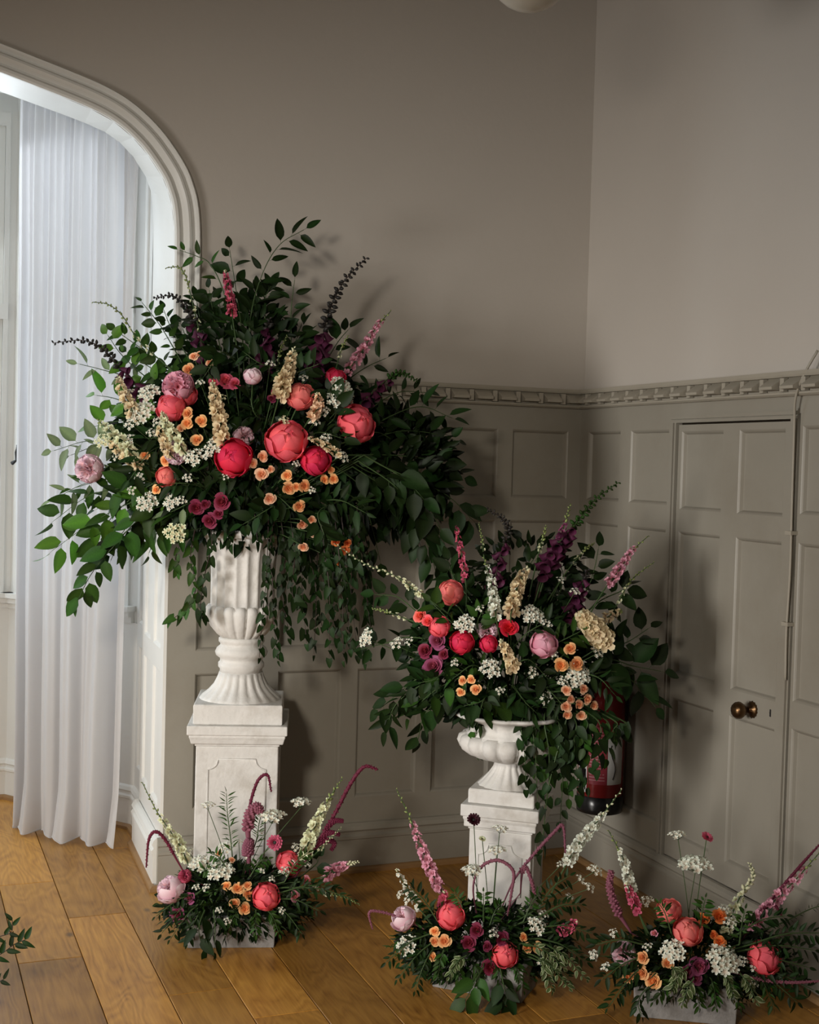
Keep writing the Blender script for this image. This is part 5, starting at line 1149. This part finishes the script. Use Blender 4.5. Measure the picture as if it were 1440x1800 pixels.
def daisy(ar, px, py, r_, mt, label, Dd=None, axis=None):
    P0 = K(px, py, Dd or ar.D-.1); s = r_*((P0-CAM).dot(FW))/FPX; ax_ = axis or (CAM-P0).normalized()
    t = bloom_root('scabious', P0, ax_, s); tag(t, label, 'flower'); USED.add(label)
    m = MB()
    for L__ in range(3):
        for k in range(14): m.join(sheet(.32, .75-.17*L__, .05, k+L__*20, 2, .08), Matrix.Rotation((k+.5*L__)*2*pi/14, 4, 'Z') @ Matrix.Translation((0, .22-.05*L__, 0)) @ Matrix.Rotation(R(-72+20*L__), 4, 'X'))
    obj('petals', m, FM[mt], t, True); m = MB(); m.lathe([(.28, -.02), (.30, .06), (.15, .14), (.01, .16)], 10); obj('disc', m, BUDD, t); stem_to(t, P0-ax_*s*.1, ar, .0014); ar.land.append((px, py, label.split(',')[0]))
daisy(a, 483, 1481, 15, 'deeppink', 'pink scabious with dark centre, left trough')
stock(a, [(572, 1541), (590, 1528), (608, 1520), (630, 1515)], 14, 'rosepink', 'pale pink stock spike pointing right, left trough', n=16, f0=0, f1=.7, budm='ivory', e=.03)
spike(a, [(335, 1530), (318, 1490), (300, 1462), (275, 1425), (250, 1375)], [D-.08, D-.06, D-.05, D-.04, D-.03], 13, 'ivory', 'snapdragon', 'cream snapdragon leaning left against the white skirting, left trough', n=24, f0=.1, f1=.68, budm='green')
spike(a, [(530, 1515), (545, 1475), (560, 1440), (578, 1405), (602, 1368)], [D-.06, D-.04, D-.03, D-.02, D-.01], 16, 'ivory', 'snapdragon', 'cream snapdragon rising right beside the wine tassel, left trough', n=26, f0=.05, f1=.72, budm='green')
spike(a, [(520, 1530), (545, 1510), (575, 1480), (600, 1455)], [D-.07]*4, 5, 'ivory', 'larkspur', 'thin white budding sprig in the right of the left trough', n=5, f0=.5, f1=.6, budm='ivory', budscale=1)
spike(a, [(500, 1570), (560, 1570), (600, 1575), (632, 1590)], [D-.08]*4, 6, 'ivory', 'larkspur', 'thin budding sprig trailing right over the floor, left trough', n=5, f0=.4, f1=.5, budm='green', budscale=1)
tassel(a, [(330, 1545), (310, 1510), (292, 1478), (275, 1462), (262, 1475), (257, 1525)], [D-.1, D-.1, D-.1, D-.11, D-.11, D-.11], 3.4, 'wine', 'dark tassel hooking down at the left end, left trough')
tassel(a, [(440, 1540), (436, 1480), (438, 1425), (452, 1375), (470, 1362), (477, 1392)], [D-.06, D-.05, D-.04, D-.04, D-.04, D-.04], 3.4, 'wine', 'wine tassel hooking over in front of the taller plinth panel')
tassel(a, [(520, 1540), (560, 1480), (590, 1428), (615, 1380), (640, 1348), (665, 1353)], [D-.06, D-.04, D-.02, D, D, D], 4.2, 'wine', 'longest wine tassel curving right against the panelled wall, left trough')
for i, p in enumerate(([(560, 1475), (585, 1445), (604, 1443)], [(550, 1495), (575, 1465), (598, 1467)], [(545, 1500), (572, 1478), (588, 1482), (582, 1495)])):
    tassel(a, p, [D-.04]*len(p), 4.5, 'wine', ['upper', 'middle', 'lower'][i]+' short side tassel of the longest wine tassel')
tassel(a, [(440, 1500), (436, 1460), (440, 1430), (452, 1418), (458, 1428)], [D-.07]*5, 9, 'dusky', 'thick crinkled dusky plume in the middle of the left trough')
tassel(a, [(438, 1520), (436, 1490), (440, 1476)], [D-.08]*3, 9, 'dusky', 'short dusky plume below the thick crinkled one')
umbel(a, 366, 1417, 12, label='white lace flower in front of the taller plinth, left trough', D=D-.08, tall=True)
umbel(a, 529, 1412, 16, label='highest white lace flower head in the left trough', D=D-.05, tall=True)
umbel(a, 478, 1437, 21, label='wide flat white lace flower over the pink scabious', D=D-.08, tall=True)
for (x, y, r_) in ((352, 1519, 18), (387, 1531, 21), (399, 1490, 14), (513, 1515, 9), (502, 1532, 10), (332, 1497, 9), (520, 1490, 9), (455, 1465, 8), (362, 1560, 7), (435, 1505, 7)): umbel(a, x, y, r_, extra=-.01)
branch(a, [(410, 1520), (405, 1470), (400, 1430), (398, 1395)], [D-.06]*4, 17, 34, 'thin', 'mid', 'fine fennel-like sprig in front of the taller plinth', name='fern_sprig')
branch(a, [(430, 1530), (450, 1480), (455, 1450), (460, 1430)], [D-.06]*4, 15, 30, 'thin', 'mid', 'feathery sprig behind the dusky plume', name='fern_sprig')
for (x, y, r_) in ((345, 1560, 6), (460, 1530, 6), (478, 1545, 6), (385, 1600, 6), (400, 1620, 6), (540, 1520, 6), (555, 1560, 6), (420, 1480, 6), (495, 1600, 6)): umbel(a, x, y, r_, 'tiny white floret cluster')
sprigs(a, [(360, 1560, 285, 1640), (360, 1580, 300, 1650), (350, 1570, 275, 1610), (480, 1580, 560, 1600), (490, 1570, 590, 1560), (480, 1590, 530, 1640), (360, 1590, 330, 1655), (500, 1560, 620, 1580)], 18, 17, 'lance', 'dark', 'leafy side sprig', drop=.3)
sprigs(a, [(390, 1560, 345, 1600), (470, 1600, 490, 1640), (420, 1600, 400, 1640), (450, 1600, 450, 1640), (400, 1530, 370, 1500), (440, 1540, 470, 1510), (500, 1550, 540, 1500), (400, 1545, 350, 1530)], 15, 17, 'lance', 'mid', 'small-leaved sprig', drop=.3)
branch(a, [(360, 1600), (352, 1620), (350, 1640), (356, 1664)], [D-.14, D-.17, D-.17, D-.17], 46, 4, 'oval', 'dark', 'dark broad leaves lapping over the front of the left trough', drop=.6)
branch(a, [(375, 1600), (378, 1630), (377, 1668)], [D-.14, D-.17, D-.17], 40, 4, 'lance', 'dark', 'narrow dark leaves hanging over the left trough front', drop=.9)
branch(a, [(530, 1540), (555, 1520), (560, 1510)], [D-.02]*3, 36, 4, 'oval', 'dark', 'round dark leaves right of the cream snapdragon, left trough')
lowfill(a, 1100, 'left trough', 415, 1585, 128, 68, 31, T1)

a = B2_; D = a.D
peony(a, 708, 1613, 22, 'blush', 'loose pale pink peony at the left end of the middle trough', up=.5, cam=.4, side=(-.3, .4), loose=.6, land='pale pink peony')
peony(a, 793, 1609, 24, 'coral', 'bright coral peony with a pulled petal, left in the middle trough', side=(-.1, .4), land='upper bright coral peony')
peony(a, 888, 1678, 22, 'coral', 'closed bright coral peony low in the middle trough', side=(0, .25), land='low bright coral peony')
for (x, y, r_) in ((838, 1635, 13), (824, 1657, 14), (882, 1650, 13), (863, 1701, 15), (857, 1663, 9)): rose(a, x, y, r_, 'plum', 'deep plum rose')
for (x, y, r_) in ((781, 1654, 12), (764, 1637, 9), (764, 1655, 9), (946, 1665, 11), (927, 1667, 9), (921, 1647, 8), (761, 1682, 8)): rose(a, x, y, r_, 'peach', 'golden peach spray rose')
spike(a, [(790, 1590), (765, 1545), (745, 1500), (722, 1440), (697, 1387)], [D-.06, D-.05, D-.04, D-.03, D-.02], 14, 'rosepink', 'larkspur', 'tall dusty pink larkspur left of the shorter plinth, middle trough', n=34, f0=.15, f1=.72, budm='green')
spike(a, [(960, 1590), (990, 1530), (1020, 1480), (1055, 1438), (1093, 1388)], [D-.05, D-.04, D-.03, D-.02, D-.01], 15, 'white', 'snapdragon', 'white snapdragon leaning right under the extinguisher, middle trough', n=30, f0=.3, f1=.78, budm='ivory')
spike(a, [(960, 1640), (985, 1635), (1000, 1630), (1012, 1622)], [D-.12]*4, 14, 'deeppink', 'stock', 'short pink stock at the right of the middle trough', n=14, f0=.3, f1=1)
spike(a, [(775, 1600), (780, 1580), (782, 1570)], [D-.1]*3, 11, 'deeppink', 'stock', 'tiny pink stock tip above the upper bright coral peony', n=8, f0=.2, f1=1)
spike(a, [(770, 1640), (740, 1600), (715, 1560), (697, 1528)], [D-.08]*4, 10, 'white', 'larkspur', 'sparse white sprig rising at the left of the middle trough', n=16, f0=.35, f1=.95, single=True, budm='ivory')
daisy(a, 833, 1441, 13, 'maroon', 'almost black scabious in front of the shorter plinth cap', D-.06, axis=V((-.2, -.7, .6)))
daisy(a, 848, 1475, 7, 'ivory', 'small green seed head in front of the shorter plinth', D-.06, axis=V((0, -.5, .8)))
umbel(a, 879, 1458, 13, label='highest white lace flower in front of the shorter plinth', D=D-.05, tall=True)
umbel(a, 873, 1496, 15, label='second white lace flower down in front of the shorter plinth', D=D-.06, tall=True)
umbel(a, 830, 1531, 17, label='white lace flower left of the plinth tassels, middle trough', D=D-.07, tall=True)
tassel(a, [(840, 1620), (832, 1560), (845, 1525), (875, 1512), (902, 1530), (900, 1565), (892, 1610)], [D-.06, D-.06, D-.06, D-.07, D-.08, D-.09, D-.1], 3.6, 'dusky', 'dusky tassel looping in front of the shorter plinth')
tassel(a, [(880, 1600), (905, 1545), (940, 1500), (975, 1462), (990, 1452), (994, 1500)], [D-.06, D-.05, D-.05, D-.05, D-.05, D-.06], 3.6, 'dusky', 'dusky tassel bending over right of the shorter plinth')
tassel(a, [(915, 1570), (918, 1535), (925, 1525), (935, 1550), (940, 1572)], [D-.06]*5, 4, 'dusky', 'short forked dusky tassel right of the looping one')
tassel(a, [(760, 1640), (700, 1612), (665, 1602), (649, 1605), (655, 1634)], [D-.08]*5, 2.8, 'dusky', 'thin pale tassel bent down at the far left, middle trough')
for (x, y, r_) in ((716, 1662, 17), (943, 1627, 16), (721, 1581, 11), (868, 1640, 9), (704, 1572, 7), (1045, 1530, 12), (1036, 1560, 9), (1020, 1545, 8), (955, 1607, 8), (953, 1692, 9), (1043, 1680, 9), (1000, 1577, 8), (985, 1520, 7)): umbel(a, x, y, r_, extra=-.01, D=D-.12 if x > 1010 else None)
sprigs(a, [(770, 1650, 700, 1720), (760, 1640, 680, 1690), (950, 1650, 1030, 1690), (950, 1630, 1040, 1640), (940, 1670, 1000, 1720), (760, 1670, 730, 1740), (950, 1610, 1020, 1590), (940, 1600, 1000, 1540), (770, 1620, 720, 1560)], 19, 18, 'lance', 'dark', 'leafy side sprig', drop=.3)
sprigs(a, [(800, 1680, 810, 1730), (830, 1690, 850, 1740), (780, 1670, 770, 1720), (900, 1690, 920, 1740), (860, 1630, 880, 1590), (920, 1620, 950, 1570), (820, 1620, 800, 1570), (870, 1690, 880, 1730), (850, 1620, 850, 1570)], 16, 17, 'lance', 'mid', 'small-leaved sprig', drop=.3)
sprigs(a, [(930, 1660, 990, 1700), (940, 1680, 1000, 1735), (820, 1680, 790, 1715), (960, 1660, 1030, 1720), (950, 1690, 970, 1740)], 15, 18, 'var', 'var', 'cream-edged leafy sprig', e=.15, drop=.3)
branch(a, [(850, 1700), (835, 1725), (825, 1745), (815, 1765)], [D-.14, D-.18, D-.18, D-.18], 44, 8, 'oval', 'mid', 'broad leaves lapping the front left of the middle trough', drop=.7)
branch(a, [(880, 1705), (885, 1730), (890, 1750), (880, 1768)], [D-.14, D-.18, D-.18, D-.18], 44, 8, 'oval', 'dark', 'broad leaves lapping the front right of the middle trough', drop=.7)
lowfill(a, 1300, 'middle trough', 850, 1660, 150, 70, 41, T2)

a = B3_; D = a.D
peony(a, 1176, 1601, 21, 'salmon', 'round coral peony, highest left in the right trough', side=(-.1, .6), land='highest coral peony')
peony(a, 1209, 1638, 24, 'salmon', 'opening coral peony in the centre of the right trough', side=(.1, .3), land='central coral peony')
peony(a, 1344, 1684, 28, 'coral', 'largest coral peony, right side of the right trough', side=(.2, .3), land='right coral peony')
ruffled(a, 1097, 1676, 21, 'blush', 'frilly pale mauve peony at the left of the right trough', land='frilly mauve peony')
for (x, y, r_) in ((1106, 1717, 12), (1128, 1711, 13), (1148, 1725, 15), (1129, 1683, 12), (1174, 1693, 11)): rose(a, x, y, r_, 'peach', 'golden yellow-peach rose', extra=.01)
for (x, y, r_) in ((1230, 1699, 17), (1207, 1708, 14), (1224, 1720, 11)): rose(a, x, y, r_, 'mauve', 'mauve-plum rose')
for (x, y, r_) in ((1237, 1615, 12), (1265, 1610, 14), (1266, 1655, 11), (1255, 1643, 8)): rose(a, x, y, r_, 'orange', 'burnt orange rose')
rose(a, 1150, 1640, 8, 'rosepink', 'small dusty pink bud', bud=True)
spike(a, [(1140, 1650), (1122, 1600), (1110, 1560), (1096, 1510), (1070, 1460)], [D-.06, D-.05, D-.04, D-.03, D-.02], 14, 'white', 'snapdragon', 'white snapdragon leaning left, rising from the right trough', n=24, f0=.42, f1=.82, budm='green')
spike(a, [(1140, 1640), (1122, 1602), (1112, 1578), (1102, 1552)], [D-.07]*4, 13, 'deeppink', 'larkspur', 'short pink larkspur below the left-leaning white snapdragon', n=14, f0=.3, f1=.95)
spike(a, [(1275, 1640), (1290, 1600), (1308, 1565), (1325, 1540), (1318, 1518)], [D-.06, D-.05, D-.04, D-.03, D-.03], 14, 'ivory', 'snapdragon', 'cream snapdragon with green tip, centre right of the right trough', n=14, f0=0, f1=.45, budm='ivory', budscale=.8)
spike(a, [(1290, 1660), (1325, 1622), (1360, 1585), (1400, 1545), (1440, 1500)], [D-.06, D-.05, D-.04, D-.03, D-.02], 15, 'rosepink', 'larkspur', 'dusty pink larkspur leaning right out of the picture, right trough', n=34, f0=.2, f1=.85, budm='green')
tassel(a, [(1300, 1660), (1350, 1590), (1400, 1530), (1445, 1480)], [D-.03]*4, 3.2, 'wine', 'straight wine tassel behind the right-leaning pink larkspur')
tassel(a, [(1290, 1710), (1340, 1722), (1390, 1727), (1450, 1724)], [D-.14]*4, 3.4, 'dusky', 'dusky tassel lying level at the right edge, right trough')
tassel(a, [(1300, 1660), (1340, 1600), (1360, 1590), (1375, 1610)], [D-.05]*4, 3, 'wine', 'short hooked wine tassel above the right coral peony')
tassel(a, [(1110, 1640), (1085, 1600), (1072, 1560), (1075, 1530)], [D-.04]*4, 7, 'dusky', 'shaded dusky plume behind the white snapdragon, right trough')
umbel(a, 1192, 1469, 14, label='highest white lace flower on a bare stem before the wall', D=D-.05, tall=True)
umbel(a, 1222, 1521, 26, label='largest white lace flower seen from the side before the skirting', D=D-.06, tall=True, n=26)
daisy(a, 1243, 1472, 12, 'deeppink', 'red scabious on a bare stem in front of the door', D-.04, axis=V((.1, -.6, .8)))
for (x, y, r_) in ((1271, 1687, 27), (1183, 1672, 20), (1139, 1665, 8), (1275, 1600, 12), (1284, 1622, 11), (1325, 1725, 9), (1306, 1690, 9), (1137, 1585, 12), (1045, 1678, 9), (1065, 1700, 8), (1325, 1700, 8), (1078, 1640, 8)): umbel(a, x, y, r_, extra=0, D=D-.12 if x < 1080 else None)
sprigs(a, [(1140, 1680, 1060, 1720), (1140, 1690, 1070, 1770), (1310, 1690, 1420, 1700), (1310, 1670, 1430, 1670), (1310, 1700, 1400, 1760), (1320, 1660, 1440, 1640), (1130, 1660, 1050, 1660), (1310, 1700, 1430, 1740), (1300, 1640, 1380, 1610)], 23, 19, 'lance', 'dark', 'leafy side sprig', drop=.2)
sprigs(a, [(1200, 1720, 1150, 1760), (1220, 1730, 1230, 1770), (1280, 1720, 1300, 1770), (1180, 1640, 1160, 1590), (1230, 1640, 1240, 1580), (1300, 1660, 1310, 1600), (1250, 1720, 1260, 1770), (1330, 1710, 1360, 1770)], 17, 17, 'lance', 'mid', 'small-leaved sprig', drop=.3)
sprigs(a, [(1210, 1700, 1180, 1740), (1220, 1720, 1200, 1765), (1270, 1710, 1290, 1755), (1300, 1710, 1330, 1760), (1180, 1700, 1195, 1730)], 16, 18, 'var', 'var', 'cream-edged leafy sprig', e=.16, drop=.3)
branch(a, [(1150, 1730), (1130, 1745), (1122, 1765), (1128, 1785)], [D-.14, D-.17, D-.17, D-.17], 22, 12, 'lance', 'dark', 'dark notched leaves hanging over the left face of the right trough', drop=.6)
branch(a, [(1330, 1640), (1380, 1620), (1420, 1600), (1450, 1590)], [D-.04]*4, 8, 26, 'thin', 'dark', 'fine seed-bearing twig at the right edge, right trough', name='seed_twig')
lowfill(a, 1300, 'right trough', 1230, 1690, 150, 74, 51, T3)

# ================================================================ SMALL THINGS
L0 = V((-.06, 3.92, 0))
def twig(label, pts, Dd, ll, n, col='dark'):
    Ds = [Dd]*len(pts); C = curve([K(x, y, Dd) for x, y in pts], 20); O = C[0]
    t = tag(empty('leafy_twig', O), label, 'foliage', 'dark twigs at the left edge'); m = MB(); m.tube([p-O for p in C], .0012, 4); obj('stem', m, STEMD, t)
    for k in range(n):
        u = .35+.65*k/(n-1); x = min(u*20, 19.99); i = int(x); P0 = C[i].lerp(C[i+1], x-i); tan = (C[i+1]-C[i]).normalized(); toc = (CAM-P0).normalized(); sd = tan.cross(toc)*(1 if k % 2 else -1)
        obj('leaf', LME[('lance', col)][k % 3], None, t, M=frame(tan*.7+sd*.7, toc, P0-O, ll*Dd/FPX))
twig('dark twig entering at the left edge, upper', [(-120, 1690), (-50, 1660), (0, 1646), (20, 1638), (22, 1618)], 3.7, 20, 7)
twig('dark leafy twig entering at the left edge, middle', [(-120, 1720), (-40, 1695), (0, 1678), (25, 1660), (44, 1652)], 3.7, 26, 9)
twig('dark twig entering at the left edge, lowest', [(-120, 1760), (-60, 1740), (-10, 1728), (6, 1722)], 3.7, 20, 5)
tb = tag(empty('flower_trough', K(-190, 1745, 3.75)*1), 'grey trough just beyond the left edge holding the dark twigs', 'trough')
tb.location.z = 0; m = MB(); m.box((-.14, -.075, 0), (.14, .075, .105)); bevel(obj('trough_body', m, CONC, tb), .004)
m = MB(); q_ = leaf_mb(.8, .3, .2, 4); fp = onfloor(239, 1499, .004); m.join(q_, frame((1, .2, 0), (0, 0, 1), fp, .022))
tag(obj('fallen_petal', m, FM['maroon']), 'small dark petal lying on the oak floor by the white skirting', 'petal')
